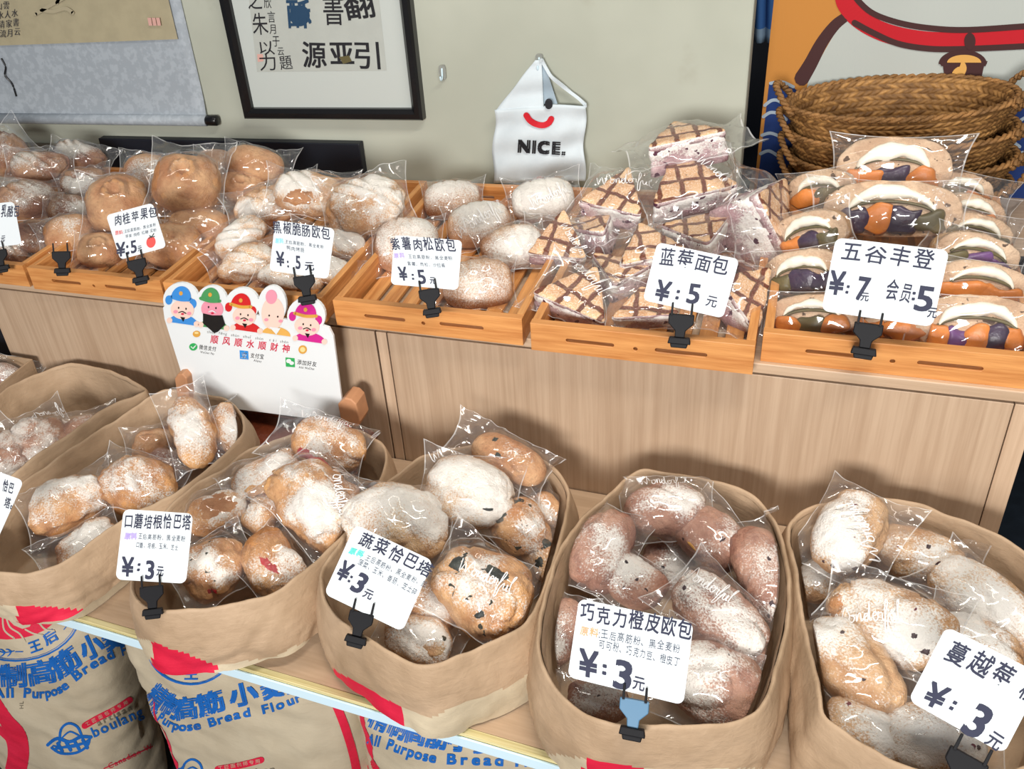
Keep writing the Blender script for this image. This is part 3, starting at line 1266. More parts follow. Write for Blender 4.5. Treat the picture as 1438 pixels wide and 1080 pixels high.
def loaf_fn(L, W, T, seed, e=.8, amp=.05, slashes=(), pinch=False, bend=0.0, taper=0.0, flat=.36):
    def fn(u, v, lift=0.0):
        ph = (v - .5) * math.pi
        th = 2 * math.pi * u
        sx, cx = math.sin(ph), max(0.0, math.cos(ph))
        r = cx ** e
        x = (L / 2 + lift) * spow(sx, .92)
        y = (W / 2 + lift) * r * spow(math.cos(th), .92) * (1 + taper * sx)
        z = (T / 2 + lift) * r * spow(math.sin(th), .92) * (1 + taper * sx)
        n = nz((x, y, z), 20, seed) * amp * 1.25 * W + nz((x, y, z), 52, seed + 9) * amp * .55 * W + nz((x, y, z), 120, seed + 3) * amp * .22 * W
        if amp >= .045:
            c1 = abs(nz((x * .55, y, z), 15, seed + 21))
            c2 = abs(nz((x, y, z), 38, seed + 33))
            n -= .055 * W * math.exp(-(c1 / .055) ** 2) + .022 * W * math.exp(-(c2 / .06) ** 2)
        q = V((x, y, z))
        if q.length > 1e-6:
            q += q.normalized() * n
        x, y, z = q
        y += bend * W * (2 * x / L) ** 2
        if z < -T * flat:
            z = -T * flat + (z + T * flat) * .15
        if z > 0:
            for (cx_, ang, dep, wd) in slashes:
                s = (x - cx_ * L) * math.cos(ang) + y * math.sin(ang)
                z -= dep * T * math.exp(-(s / wd) ** 2) * min(1, max(0, z / (T * .25)))
                z += dep * .45 * T * math.exp(-((abs(s) - wd * 1.9) / wd) ** 2) * min(1, max(0, z / (T * .25)))
            if pinch:
                rr = math.hypot(2 * x / L, 2 * y / W)
                al = math.atan2(y, x)
                st = abs(math.cos(3.5 * al + seed)) ** .7
                z += T * .085 * math.exp(-((rr - .30) / .10) ** 2) * (.1 + 1.0 * st)
                z -= T * .26 * math.exp(-(rr / .15) ** 2) * (1.15 - .5 * st)
                z -= T * .07 * math.exp(-((rr - .52) / .09) ** 2) * (1 - st * .5)
        return (x, y, z)
    return fn


WONDER = [[(0, .9), (.15, .1), (.35, .7), (.55, .1), (.8, .95), (1.0, .6), (1.05, .4), (1.0, .15), (1.2, .05), (1.3, .3), (1.1, .45), (1.35, .4)],
          [(1.4, .45), (1.42, .05), (1.5, .4), (1.62, .42), (1.66, .05), (1.8, .15), (2.05, .4), (1.85, .38), (1.82, .1), (2.0, .05), (2.15, 1.0), (2.1, .1), (2.25, .1)],
          [(2.3, .25), (2.5, .35), (2.4, .48), (2.28, .25), (2.4, .04), (2.55, .12), (2.6, .45), (2.68, .4), (2.8, .42), (2.8, .1), (2.9, .08)],
          [(2.95, .2), (3.15, .9), (3.05, 1.05), (2.95, .2), (2.9, -.5), (3.05, -.4), (3.1, .1), (3.25, .42), (3.28, .08), (3.42, .08), (3.5, .42), (3.5, .08), (3.62, .12)],
          [(3.7, .6), (3.8, 1.05), (3.68, .9), (3.7, .1), (3.9, .1)]]


def wrapper(root, L, W, T, seed, ext=(1.25, 1.25, 1.2, 1.2), prn=None, back=.38, amp=1.0, dome_k=1.03):
    rnd = random.Random(seed * 17 + 3)
    folds = [(rnd.uniform(0, math.pi), rnd.uniform(.018, .055), rnd.random(), rnd.uniform(.4, 1.0)) for _ in range(8)]
    ex, ey = L / 2 * 1.05 + .002, W / 2 * 1.05 + .002
    e0, e1, e2, e3 = ext

    def plan(u, v):
        x = u * L / 2 * (e1 if u > 0 else e0) + (.006 if u > 0 else -.006) * abs(u)
        y = v * W / 2 * (e3 if v > 0 else e2) + (.005 if v > 0 else -.005) * abs(v)
        x *= 1 - .13 * (1 - v * v)
        y *= 1 - .13 * (1 - u * u)
        return x, y

    def crump(x, y):
        c = 0.0
        for (a, lam, ph, w) in folds:
            t = ((x * math.cos(a) + y * math.sin(a) + .012 * nz((x, y, 0), 20, seed)) / lam + ph) % 1.0
            c += w * (abs(t - .5) * 2 - .5) * (.55 + .9 * abs(nz((x, y, a), 16, seed + 2)))
        return c

    def Hf(u, v, front=True):
        x, y = plan(u, v)
        rr = (abs(x) / ex) ** 2.3 + (abs(y) / ey) ** 2.3
        d = max(0.0, 1 - rr)
        tb = T / 2 * dome_k if front else T * back
        dome = tb * d ** .5 + .0034
        s = max(abs(u), abs(v))
        tent = tb * .72 * max(0.0, 1 - s) ** 1.15 if front else 0
        h = max(dome, tent)
        edge = 1 - s ** 7
        outs = min(1.0, max(0.0, rr - .25))
        h = h * edge + crump(x, y) * (.0021 + .0046 * outs) * amp * edge * (1 if front else .6) + .0008
        fl = (nz((x, y, 1.3), 13, seed + 5) * .020 + .004 * crump(x, y)) * s ** 3 * amp
        return x, y, (h if front else -h) + fl

    def sp_(a, n):           # even steps with one narrow step at each border
        i = a * n
        if i < .5:
            return -1.0
        if i > n - .5:
            return 1.0
        return -.978 + 1.956 * (i - 1) / (n - 2)
    mb = MB()
    nu, nv = 44, 34
    mb.grid(lambda a, b: Hf(sp_(a, nu), sp_(b, nv), True), nu, nv, mat=lambda a, b: 2 if (a < 1 / nu or b < 1 / nv or a > 1 - 1 / nu or b > 1 - 1 / nv) else 0)
    mb.grid(lambda a, b: Hf(1 - 2 * a, 2 * b - 1, False), 18, 14)
    if prn:
        u0, v0, wd, rot = prn
        k = wd / 3.9
        ca, sa = math.cos(R(rot)), math.sin(R(rot))

        def f3(px, py, lift=0.0):
            x, y = px, py
            u = max(-.97, min(.97, u0 + (x * ca - y * sa)))
            v = max(-.97, min(.97, v0 + (x * sa + y * ca) * L / W))
            q = Hf(u, v, True)
            return (q[0], q[1], q[2] + .0012)
        for st in WONDER:
            stroke(mb, f3, [((px - 1.95) * k, py * k * 1.15) for px, py in st], .015, 1, n=4, cap=False)
    return mb.build('wrapper', [M['film'], M['white'], M['film_edge']], root, True)


def frame_for(P, ang, mix, rx=0.0, ry=0.0):
    to = (CAM - P).normalized()
    a = R(ang)
    x = CR * math.cos(a) + CD * math.sin(a)
    top = (V((0, 0, 1)) * (1 - mix) + to * mix).normalized()
    x = (x - top * x.dot(top)).normalized()
    y = top.cross(x)
    m3 = cols(x, y, top)
    if rx or ry:
        m3 = m3 @ Matrix.Rotation(R(rx), 3, 'X') @ Matrix.Rotation(R(ry), 3, 'Y')
    return m3


SEED = [0]


def patch(root, fn, name, mat, u, v, du, dv, lift=.0022, n=(8, 8), rnd=1):
    mb = MB()

    def g(a, b):
        th = 2 * math.pi * a
        cx, sy = math.cos(th), math.sin(th)
        w = (1 + .38 * nz((cx, sy, u * 9), 1.6, rnd + v * 5) + .22 * nz((cx, sy, v * 7), 4.5, rnd)) * b
        w2 = w * (1 if abs(cx) < .7 else 1.05)
        return fn(u + du * spow(cx, .8) * w2, v + dv * spow(sy, .8) * w, lift * (1 - b ** 3) - .0012 + .0006 * nz((cx * b, sy * b, 1), 6, rnd))
    mb.grid(g, 26, 6, wrap_u=True)
    return mb.build(name, mat, root, True)


def loaf(kind, px, py, z, w, h, ang, label, group, mix=.5, tk=.80, mat=None, e=.8, amp=.05, slashes=(), pinch=False, bend=0.0, taper=0.0,
         ext=None, prn=None, bits=(), wrap=True, cat='bread', name=None, part='loaf', sack=None):
    SEED[0] += 1
    sd = SEED[0]
    P = on_z(px, py, z)
    s = depth(P) / F
    L, W = w * s, h * s * 1.02
    T = W * tk
    t = empty(name or kind, P, frame_for(P, ang, mix))
    tag(t, label, cat, group)
    if amp >= .045:
        rr = random.Random(sd * 7 + 1)
        bend, taper = bend or rr.uniform(-.13, .13), taper or rr.uniform(-.16, .16)
    fn = loaf_fn(L, W, T, sd, e, amp, slashes, pinch, bend, taper)
    mb = MB()
    mb.grid(lambda a, b: fn(a, b), 60, 46, wrap_u=True)
    mb.build(part, M[mat], t, True)
    for (nm, mt, u, v, du, dv) in bits:
        patch(t, fn, nm, M[mt], u, v, du, dv, rnd=sd)
    if wrap:
        rnd = random.Random(sd)
        ex = ext or tuple(rnd.uniform(1.12, 1.36) for _ in range(4))
        wrapper(t, L, W, T, sd, ex, prn)
    if sack:
        keep_inside(t, sack)
    return t


def loft(outline, levels, n, noise_amp, seed, cap_top=True, cap_bot=True, mi=0, side=None):
    """Stack of scaled outlines: levels = [(z, scale)], closed by rings towards the middle."""
    mb = MB()
    lv = []
    if cap_bot:
        lv += [(levels[0][0], levels[0][1] * f) for f in (.02, .3, .6, .85)]
    lv += levels
    if cap_top:
        lv += [(levels[-1][0], levels[-1][1] * f) for f in (.85, .6, .3, .02)]

    def g(a, b):
        z, s = lv[min(len(lv) - 1, int(round(b * (len(lv) - 1))))]
        x, y = outline(a)
        x, y = x * s, y * s
        d = nz((x, y, z), 55, seed) * noise_amp
        d2 = nz((x, y, z), 190, seed + 4) * noise_amp * .5
        r = max(1e-6, math.hypot(x, y))
        return (x + x / r * (d + d2) * s, y + y / r * (d + d2) * s, z + (d + d2) * .8)
    mb.grid(g, n, len(lv) - 1, mi, wrap_u=True, mat=(lambda u, v: 1 if v * (len(lv) - 1) < side else 0) if side else None)
    return mb


def tri_outline(w, h):
    c = [V((-w / 2, -h * .42)), V((w / 2, -h * .42)), V((0, h * .58))]
    pts = []
    for i in range(3):
        a, b, d = c[i - 1], c[i], c[(i + 1) % 3]
        p = b + (a - b).normalized() * .010
        q = b + (d - b).normalized() * .010
        for k in range(5):
            tt = k / 4
            pts.append(p * (1 - tt) ** 2 + b * 2 * tt * (1 - tt) + q * tt * tt)
    P = resample(pts, 72, True)
    return lambda u: (P[int(round(u * 72)) % 72].x, P[int(round(u * 72)) % 72].y)


def wedge(px, py, z, w, h, ang, label, mix=.5, rx=0.0, ry=0.0, thick=.30, ext=None, prn=None):
    SEED[0] += 1
    sd = SEED[0]
    P = on_z(px, py, z)
    s = depth(P) / F
    L, W = w * s, h * s
    T = L * thick
    t = empty('blueberry_bread_slice', P, frame_for(P, ang, mix, rx, ry))
    tag(t, label, 'bread', 'wrapped lattice blueberry wedges')
    ol = tri_outline(L, W)
    loft(ol, [(-T * .5, .95), (-T * .47, 1), (-T * .3, 1.0), (-T * .08, .99), (-T * .02, .965), (T * .05, .99), (T * .2, 1.0), (T * .34, .99)], 72, .0035, sd).build('crumb', M['crumb_lilac'], t, True)
    loft(ol, [(T * .30, .985), (T * .40, 1.0), (T * .47, .985), (T * .5, .955)], 72, .0022, sd + 1, side=5.9).build('lattice_crust', [M['lattice'], M['crumb_lilac']], t, True)
    rnd = random.Random(sd)
    wrapper(t, L * 1.0, W * 1.0, T * 1.05, sd, ext or tuple(rnd.uniform(1.12, 1.38) for _ in range(4)), prn, back=.52, dome_k=1.12)
    return t


def sandwich(px, py, z, w, h, ang, label, fill='po', mix=.62, rx=0.0, ry=0.0, ext=None, prn=None, deep=.55):
    """Half of a round filled loaf, its cut face with cream and filling turned to the front."""
    SEED[0] += 1
    sd = SEED[0]
    P = on_z(px, py, z)
    s = depth(P) / F
    L, W = w * s, h * s
    D = L * deep
    to = (CAM - P).normalized()
    a = R(ang)
    x = CR * math.cos(a) + CD * math.sin(a)
    nrm = (V((0, -1, 0)) * .35 + V((0, 0, 1)) * .15 + to * .65).normalized()
    x = (x - nrm * x.dot(nrm)).normalized()
    m3 = cols(x, nrm.cross(x), nrm) @ Matrix.Rotation(R(rx), 3, 'X') @ Matrix.Rotation(R(ry), 3, 'Y')
    t = empty('filled_sandwich', P, m3)
    tag(t, label, 'sandwich', 'wrapped sandwiches with cream and pumpkin filling')
    n = 64

    def ol(u):
        th = 2 * math.pi * u
        c, sn = spow(math.cos(th), .8), spow(math.sin(th), .8)
        if sn > 0:
            return (L / 2 * c, W * .56 * sn)
        return (L / 2 * c * (1 - .06 * abs(sn)), W * .40 * sn)
    mb = MB()
    lv = [(0, f) for f in (.02, .25, .5, .72, .88)] + [(0, .97), (-.0012, .99), (-.004, 1.0), (-D * .25, 1.0), (-D * .5, .93), (-D * .75, .78), (-D * .92, .55), (-D, .25), (-D, .02)]

    def g(u, v):
        z_, k = lv[int(round(v * (len(lv) - 1)))]
        X, Y = ol(u)
        X, Y = X * k, Y * k
        d = nz((X, Y, z_), 40, sd) * .0022 + nz((X, Y, z_), 160, sd) * .0012
        yb = Y + (-W * .40 - Y) * 0 if Y > -W * .3 else Y
        return (X + d * math.cos(6.283 * u), yb + d * math.sin(6.283 * u), z_ + d * (1 if z_ == 0 else .3))
    mb.grid(g, n, len(lv) - 1, wrap_u=True, mat=lambda u, v: 0 if v * (len(lv) - 1) < 6.9 else 1)
    mb.build('bread', [M['crumb'], M['crust_grain']], t, True)
    rnd = random.Random(sd * 3 + 1)
    # cream band following the dome
    mb = MB()
    k0 = .60
    a0, a1 = R(rnd.uniform(8, 16)), R(rnd.uniform(162, 174))

    def cr(u, v):
        th = a0 + (a1 - a0) * u
        wd = W * .115 * (math.sin(math.pi * min(1, max(0, u))) ** .5) * (1 + .55 * nz((u * 5, 0, 0), 1, sd) + .25 * nz((u * 14, v * 2, 0), 1, sd))
        cx_, cy_ = L / 2 * k0 * 1.05 * math.cos(th), W * .62 * k0 * math.sin(th) - W * .02
        cy_ += W * .05 * nz((u * 3.2, 5, 0), 1, sd)
        nx_, ny_ = math.cos(th) * .6, math.sin(th)
        ph = 2 * math.pi * v
        q = wd * math.cos(ph)
        return (cx_ + nx_ * q, cy_ + ny_ * q, .0005 + .0065 * math.sin(ph) * math.sin(math.pi * min(.97, max(.03, u))) ** .3 + .001 * nz((u * 9, v * 3, 0), 1, sd))
    mb.grid(lambda b, a_: cr(a_, b), 10, 36, wrap_u=True)
    mb.build('cream', M['cream'], t, True)
    names = {'p': ('purple_filling', 'taro'), 'l': ('purple_filling', 'taro_light'), 'o': ('orange_filling', 'pumpkin'), 'g': ('filling_rind', 'olive')}
    kx = L * .74 / len(fill)
    for i, c in enumerate(fill):
        cx_ = -L * .37 + kx * (i + .5)
        hh = W * .19 * math.sqrt(max(.2, 1 - (cx_ / (L * .46)) ** 2)) + W * .03
        mb = MB()

        def bl(u, v, cx_=cx_, hh=hh, i=i):
            ph, th = (v - .5) * math.pi, 2 * math.pi * u
            X = kx * .62 * spow(math.cos(ph), .6) * spow(math.cos(th), .6)
            Y = hh * spow(math.sin(ph), .6)
            Z = .007 * spow(math.cos(ph), .6) * spow(math.sin(th), .6)
            d = nz((X + cx_, Y, Z), 60, sd + i) * .008
            return (cx_ + X * (1 + .3 * nz((Y * 60, i, 0), 1, sd)) + d * .6, -W * .125 + Y * (1 + .35 * nz((X * 60 + i, 2, 0), 1, sd)) + d, Z + .001 + d * .4)
        mb.grid(bl, 20, 14, wrap_u=True)
        mb.build(names[c][0], M[names[c][1]], t, True)
    # thin rind line under the cream
    mb = MB()
    mb.tube([(L * .33 * math.cos(q), W * .235 * math.sin(q) - W * .03, .002) for q in [R(12 + 156 * i / 20) for i in range(21)]], .0022, 6)
    mb.build('filling_rind', M['olive'], t, True)
    ex = ext or tuple(rnd.uniform(1.10, 1.30) for _ in range(4))
    # bag drawn tight round the half loaf: front sheet just clear of the cut face
    t2 = t
    wrapper(t2, L, W * 1.0, .030, sd, ex, prn, back=D / .030 * .9, amp=.8)
    return t


# ------------------------------------------------------------------ the bread in the trays
SL3 = ((-.12, .9, .07, .0035), (.14, .9, .07, .0035))
SL2 = ((-.08, .5, .08, .0035), (.16, .5, .08, .0035))
SLR = ((-.10, .15, .05, .0028), (.12, .15, .05, .0028))
G0 = 'wrapped dusted cheese rolls'
ch = lambda px, py, dz, w, h, a, lab, **k: loaf('cheese_roll', px, py, ZC + dz, w, h, a, lab, G0, mat='cheese', slashes=SL3, part='roll', **k)
ch(8, 213, .105, 76, 56, 50, 'dark browned cheese roll standing tallest at the cut-off end of the counter', ext=(1.2, 1.5, 1.2, 1.5))
ch(113, 223, .080, 72, 46, 12, 'floured cheese roll with dark slashes against the back rail of its tray')
ch(55, 236, .100, 80, 46, -8, 'oval cheese roll with golden bare side, on top near the back rail', ext=(1.2, 1.3, 1.2, 1.6))
ch(118, 256, .075, 66, 42, -18, 'floured cheese roll with a dark burst hole beside the apple buns')
ch(36, 279, .072, 84, 52, -3, 'plump cheese roll with bare slashes just above its price card')
ch(98, 292, .052, 58, 40, -5, 'small white floured cheese roll low between the plump roll and an apple bun')
ch(54, 334, .034, 70, 50, -12, 'white cheese roll behind the card at the front rail')
ch(12, 352, .028, 56, 40, 10, 'reddish cheese roll in the front corner under its price card')
G1 = 'wrapped tan apple buns'
ap = lambda px, py, dz, w, h, a, lab, **k: loaf('apple_bun', px, py, ZC + dz, w, h, a, lab, G1, mat='apple', e=.62, amp=.03, part=k.pop('part', 'bun'), **k)
ap(207, 244, .080, 66, 56, 0, 'apple bun half hidden behind the tallest apple bun')
ap(262, 258, .118, 92, 84, 4, 'tallest apple bun with an open star top and pointed bag', pinch=True, ext=(1.25, 1.25, 1.3, 1.75), tk=.86)
ap(166, 288, .085, 86, 84, -12, 'round apple bun with folded pale star directly behind its price card', pinch=True, ext=(1.2, 1.3, 1.2, 1.45), tk=.86)
ap(303, 236, .085, 60, 52, 10, 'apple bun tucked behind the star topped bun and the smooth tilted one')
ap(357, 231, .098, 84, 50, 14, 'smooth tilted apple bun highest at the back rail', ext=(1.2, 1.4, 1.2, 1.3))
ap(340, 264, .066, 64, 48, 8, 'small apple bun with puckered top against the tray divider', pinch=True)
ap(98, 328, .046, 68, 54, -24, 'plain tan apple bun resting on the rail beside the cheese rolls')
ap(280, 318, .052, 86, 54, 0, 'dark shaded apple bun underneath the tallest one')
ap(140, 352, .034, 60, 50, 0, 'small apple bun behind the empty black clip', pinch=True)
ap(243, 346, .042, 82, 66, 6, 'apple bun with floury pleats in the front corner of its tray', pinch=True, tk=.84)
G2 = 'wrapped floured sausage loaves'
sa = lambda px, py, dz, w, h, a, lab, **k: loaf('sausage_loaf', px, py, ZC + dz, w, h, a, lab, G2, mat='sausage', slashes=k.pop('slashes', SL3), **k)
sa(384, 286, .070, 112, 58, -20, 'long floured sausage loaf leaning on the divider to the apple buns')
sa(436, 272, .092, 100, 62, 8, 'sausage loaf with a bare golden side in the middle of the back pile', bits=(('bare_crust', 'apple', .36, .42, .07, .16),))
sa(513, 288, .092, 112, 82, -12, 'biggest white sausage loaf at the back beside the round buns', ext=(1.15, 1.2, 1.2, 1.4))
sa(338, 336, .052, 82, 54, -48, 'sausage loaf tilted upright at the tray side above the lowest front loaf')
sa(346, 371, .034, 86, 54, -22, 'white sausage loaf with a golden crack in the front corner of its tray', bits=(('bare_crust', 'apple', .12, .62, .04, .08),))
sa(466, 340, .050, 96, 44, 10, 'sausage loaf behind its price card with one end showing')
sa(410, 388, .028, 96, 42, 10, 'flat sausage loaf lying at the front rail under the price card')
sa(462, 378, .030, 72, 42, 24, 'short sausage loaf end beside the black clip')
G3 = 'wrapped round floured buns'
rb = lambda px, py, dz, w, h, a, lab, **k: loaf('round_bun', px, py, ZC + dz, w, h, a, lab, G3, mat='bun', e=.6, amp=.02, slashes=SLR, part='bun', **k)
rb(635, 281, .040, 78, 56, 0, 'round floured bun nearest the back rail beside the sausage loaves', ext=(1.1, 1.15, 1.2, 1.3))
rb(762, 281, .060, 86, 60, -5, 'round floured bun high at the back under the cloth bag corner', ext=(1.15, 1.3, 1.25, 1.55), prn=(.2, -.45, 1.1, 18))
rb(673, 316, .044, 88, 66, -6, 'round bun in the centre of its tray with script printed across', prn=(.1, -.35, 1.5, 24), ext=(1.1, 1.2, 1.25, 1.2))
rb(719, 347, .046, 86, 62, -14, 'round bun leaning on the lattice wedges', ext=(1.1, 1.2, 1.15, 1.15))
rb(572, 346, .040, 90, 80, 0, 'round bun half covered by its price card', ext=(1.15, 1.15, 1.2, 1.2))
rb(671, 400, .034, 96, 74, 0, 'wide floured bun lying at the front rail beside the black clip', ext=(1.35, 1.1, 1.2, 1.15))
# lattice blueberry wedges
wedge(958, 206, .0 + ZC + .150, 112, 74, -6, 'blueberry wedge on the very top of the heap, pale sides showing', mix=.30, rx=-18, thick=.42, ext=(1.5, 1.7, 1.3, 1.3))
wedge(1056, 308, ZC + .085, 150, 96, -84, 'upright blueberry wedge with floured cut side next to the sandwiches', mix=.6, rx=60, ry=10, thick=.5, ext=(1.2, 1.2, 1.2, 1.3))
wedge(868, 279, ZC + .095, 92, 84, 30, 'tilted blueberry wedge beside the round buns, second row from the back', mix=.38, thick=.42, prn=(.1, .1, 1.3, 20))
wedge(838, 330, ZC + .055, 84, 70, 160, 'blueberry wedge with floured crumb side between two lattice tops', mix=.5, rx=34, thick=.5)
wedge(963, 262, ZC + .105, 122, 96, -8, 'large blueberry wedge with golden lattice top facing out above its price card', mix=.32, thick=.36, ext=(1.15, 1.3, 1.6, 1.2), prn=(.45, -.3, 1.0, -60))
wedge(786, 338, ZC + .058, 84, 82, 14, 'blueberry wedge with shiny dark lattice wedged against the round buns', mix=.48, thick=.34, prn=(.3, -.2, 1.1, -50))
wedge(986, 338, ZC + .070, 104, 70, 176, 'blueberry wedge turned over with its pale side up beside the upright one', mix=.5, rx=24, thick=.45)
wedge(868, 392, ZC + .035, 90, 62, 200, 'small blueberry wedge wedged low in the middle of its tray', mix=.5, rx=20, thick=.45)
wedge(910, 352, ZC + .060, 100, 78, -6, 'blueberry wedge with pale lattice squares just behind its price card', mix=.3, thick=.36)
wedge(1034, 416, ZC + .045, 110, 74, -78, 'browned blueberry wedge in the corner beside the price card', mix=.5, rx=30, thick=.45)
wedge(905, 436, ZC + .030, 96, 54, 6, 'low blueberry wedge under the price card with crust showing', mix=.4, thick=.4)
wedge(815, 418, ZC + .040, 118, 84, 38, 'blueberry wedge with floured cut edge in the front corner of its tray', mix=.42, thick=.36, ext=(1.2, 1.15, 1.15, 1.35), prn=(-.1, .35, 1.3, -28))
# filled sandwiches
sw = sandwich
sw(1150, 272, ZC + .100, 92, 58, -8, 'sandwich half hidden at the back beside the upright blueberry wedge', 'og', ry=-25)
sw(1352, 270, ZC + .100, 84, 46, 14, 'small looking sandwich at the back under the basket handle', 'go', ry=25, ext=(1.1, 1.6, 1.15, 1.2))
sw(1366, 303, ZC + .090, 92, 50, 14, 'sandwich second from the back in the outer row', 'go', ry=25)
sw(1253, 242, ZC + .128, 144, 88, 2, 'topmost sandwich with a purple wedge filling, resting against the baskets', 'opo', ext=(1.12, 1.25, 1.15, 1.15))
sw(1372, 330, ZC + .078, 96, 50, 14, 'sandwich third from the back in the outer row', 'gg', ry=22)
sw(1136, 333, ZC + .085, 102, 64, -14, 'sandwich with orange and purple corner behind the price card edge', 'opg', ry=-22)
sw(1250, 300, ZC + .102, 172, 82, 2, 'broad sandwich with two purple chunks directly above its price card', 'popg', ext=(1.25, 1.12, 1.1, 1.15))
sw(1372, 362, ZC + .070, 112, 58, 12, 'sandwich with purple filling beside the price card top corner', 'gll', ry=18)
sw(1126, 388, ZC + .055, 108, 66, -8, 'sandwich with thick cream between the wedge tray and price card', 'gpp', ry=-16)
sw(1378, 403, ZC + .052, 124, 62, 8, 'sandwich with orange filling beside the lower price card corner', 'oo', ry=14)
sw(1140, 448, ZC + .032, 118, 62, -2, 'sandwich at the front rail beside the black clip', 'ogo', ry=-10)
sw(1371, 464, ZC + .036, 150, 88, 2, 'largest sandwich in the front corner with orange and purple filling', 'olopo', ry=6, ext=(1.25, 1.2, 1.1, 1.12))
sw(1245, 455, ZC + .030, 110, 60, 8, 'sandwich hidden behind the big price card', 'oo')

# rims of the paper sacks: outlines on the rim plane
RIM = {
    'A': [(206, 548), (192, 538), (150, 520), (92, 511), (35, 531), (0, 550), (-40, 585), (-80, 640), (-95, 690), (-50, 706), (12, 668), (82, 620), (150, 572), (190, 556)],
    'B': [(232, 548), (285, 552), (328, 568), (342, 606), (309, 642), (255, 685), (204, 712), (156, 741), (105, 780), (68, 798), (19, 804), (-30, 795), (-52, 762), (-22, 722), (24, 684), (90, 636), (160, 590)],
    'C': [(240, 859), (206, 853), (184, 822), (200, 762), (233, 718), (276, 679), (313, 661), (356, 628), (402, 613), (450, 600), (485, 598), (518, 611), (543, 634), (532, 680), (498, 735), (456, 776), (418, 812), (373, 838), (300, 853)],
    'D': [(607, 934), (559, 920), (509, 891), (483, 875), (458, 846), (450, 819), (452, 797), (464, 780), (494, 736), (532, 684), (564, 662), (602, 638), (668, 625), (720, 628), (768, 648), (795, 678), (798, 706), (786, 760), (760, 836), (734, 880), (668, 912)],
    'E': [(913, 1020), (840, 1011), (800, 986), (772, 956), (757, 915), (757, 880), (762, 850), (780, 786), (803, 746), (838, 709), (893, 663), (945, 666), (1014, 677), (1059, 697), (1086, 730), (1102, 777), (1109, 820), (1108, 862), (1094, 927), (1077, 981), (1046, 1010), (980, 1020)],
    'F': [(1108, 740), (1138, 713), (1185, 702), (1238, 700), (1284, 706), (1325, 722), (1373, 740), (1426, 766), (1475, 812), (1510, 890), (1510, 980), (1470, 1060), (1400, 1092), (1340, 1092), (1274, 1077), (1204, 1041), (1158, 1007), (1148, 976), (1136, 916), (1124, 853), (1116, 795)],
}

RIMW = {k: [(q.x, q.y) for q in resample(catmull([on_z(px, py, ZR) for px, py in v], 8, True), 120, True)] for k, v in RIM.items()}


def keep_inside(root, key):
    """Press film and crust that would pass through the paper wall back inside the sack."""
    import numpy as np
    P = np.array(RIMW[key])
    Q = np.roll(P, -1, axis=0)
    d = Q - P
    mw = np.array(root.matrix_world)
    R3, T3 = mw[:3, :3], mw[:3, 3]
    for o in root.children:
        me = o.data
        co = np.empty(len(me.vertices) * 3)
        me.vertices.foreach_get('co', co)
        w = co.reshape(-1, 3) @ R3.T + T3
        low = w[:, 2] < ZR + .012
        idx = np.nonzero(low)[0]
        if not len(idx):
            continue
        p = w[idx, :2]
        a, b = P[None], Q[None]
        x, y = p[:, 0:1], p[:, 1:2]
        cr_x = ((P[:, 1][None] > y) != (Q[:, 1][None] > y)) & (x < (d[:, 0] * (y - P[:, 1]) / np.where(np.abs(d[:, 1]) < 1e-9, 1e-9, d[:, 1]) + P[:, 0]))
        inside = cr_x.sum(1) % 2 == 1
        t = np.clip(((p[:, None] - P) * d).sum(2) / (d * d).sum(1), 0, 1)
        near = P[None] + d[None] * t[..., None]
        dist = np.sqrt(((p[:, None] - near) ** 2).sum(2))
        k = dist.argmin(1)
        nd, nq = dist[np.arange(len(idx)), k], near[np.arange(len(idx)), k]
        m = .0105 + .020 * np.clip((ZR - w[idx, 2]) / .12, 0, 1)
        sd = np.where(inside, nd, -nd)
        bad = sd < m
        n = (p - nq) / np.maximum(nd, 1e-6)[:, None] * np.where(inside, 1, -1)[:, None]
        p2 = np.where(bad[:, None], nq + n * m[:, None], p)
        w[idx, :2] = p2
        w[:, 2] = np.maximum(w[:, 2], ZS + .006)
        co = (w - T3) @ R3
        me.vertices.foreach_set('co', co.ravel())
        me.update()


# ------------------------------------------------------------------ the bread in the paper sacks
GA = 'mauve rolls in the rear paper sack'
mv = lambda px, py, dz, w, h, a, lab, **k: loaf('mauve_roll', px, py, ZR + dz, w, h, a, lab, GA, mat='mauve', part='roll', amp=.09, sack='A', **k)
mv(118, 608, -.045, 66, 48, -25, 'mauve roll at the back of its sack near the cabinet', ext=(1.2, 1.5, 1.2, 1.6))
mv(56, 626, -.045, 82, 84, -40, 'crinkled mauve roll in the middle of the rear sack', ext=(1.2, 1.35, 1.2, 1.5), prn=(.6, .4, 1.0, 10))
mv(6, 648, -.045, 80, 84, -60, 'mauve roll at the cut-off side of the rear sack')
mv(30, 690, -.055, 90, 60, -20, 'mauve roll low behind the folded rim of the ciabatta sack')
GB = 'bacon ciabattas'
ba = lambda sk, px, py, dz, w, h, a, lab, **k: loaf('bacon_ciabatta', px, py, ZR + dz, w, h, a, lab, GB + sk, mat=k.pop('mat', 'bacon'), part='loaf', amp=k.pop('amp', .10), sack='B' if 'rear' in sk else 'C', **k)
s1 = ' in the sack beside the rear one'
ba(s1, 320, 604, -.010, 78, 46, 68, 'floured ciabatta end behind the split one, touching the payment sign', ext=(1.2, 1.15, 1.2, 1.2))
ba(s1, 268, 604, .010, 108, 58, 72, 'upright floured ciabatta with reddish split side, tallest in its sack', bits=(('ham_filling', 'veg', .06, .42, .035, .26),), ext=(1.35, 1.15, 1.2, 1.25))
ba(s1, 214, 622, -.035, 60, 46, -20, 'bare golden ciabatta end behind the two big floured ones', mat='apple')
ba(s1, 236, 652, -.050, 60, 42, 10, 'reddish ciabatta piece deep below the upright one', mat='choc')
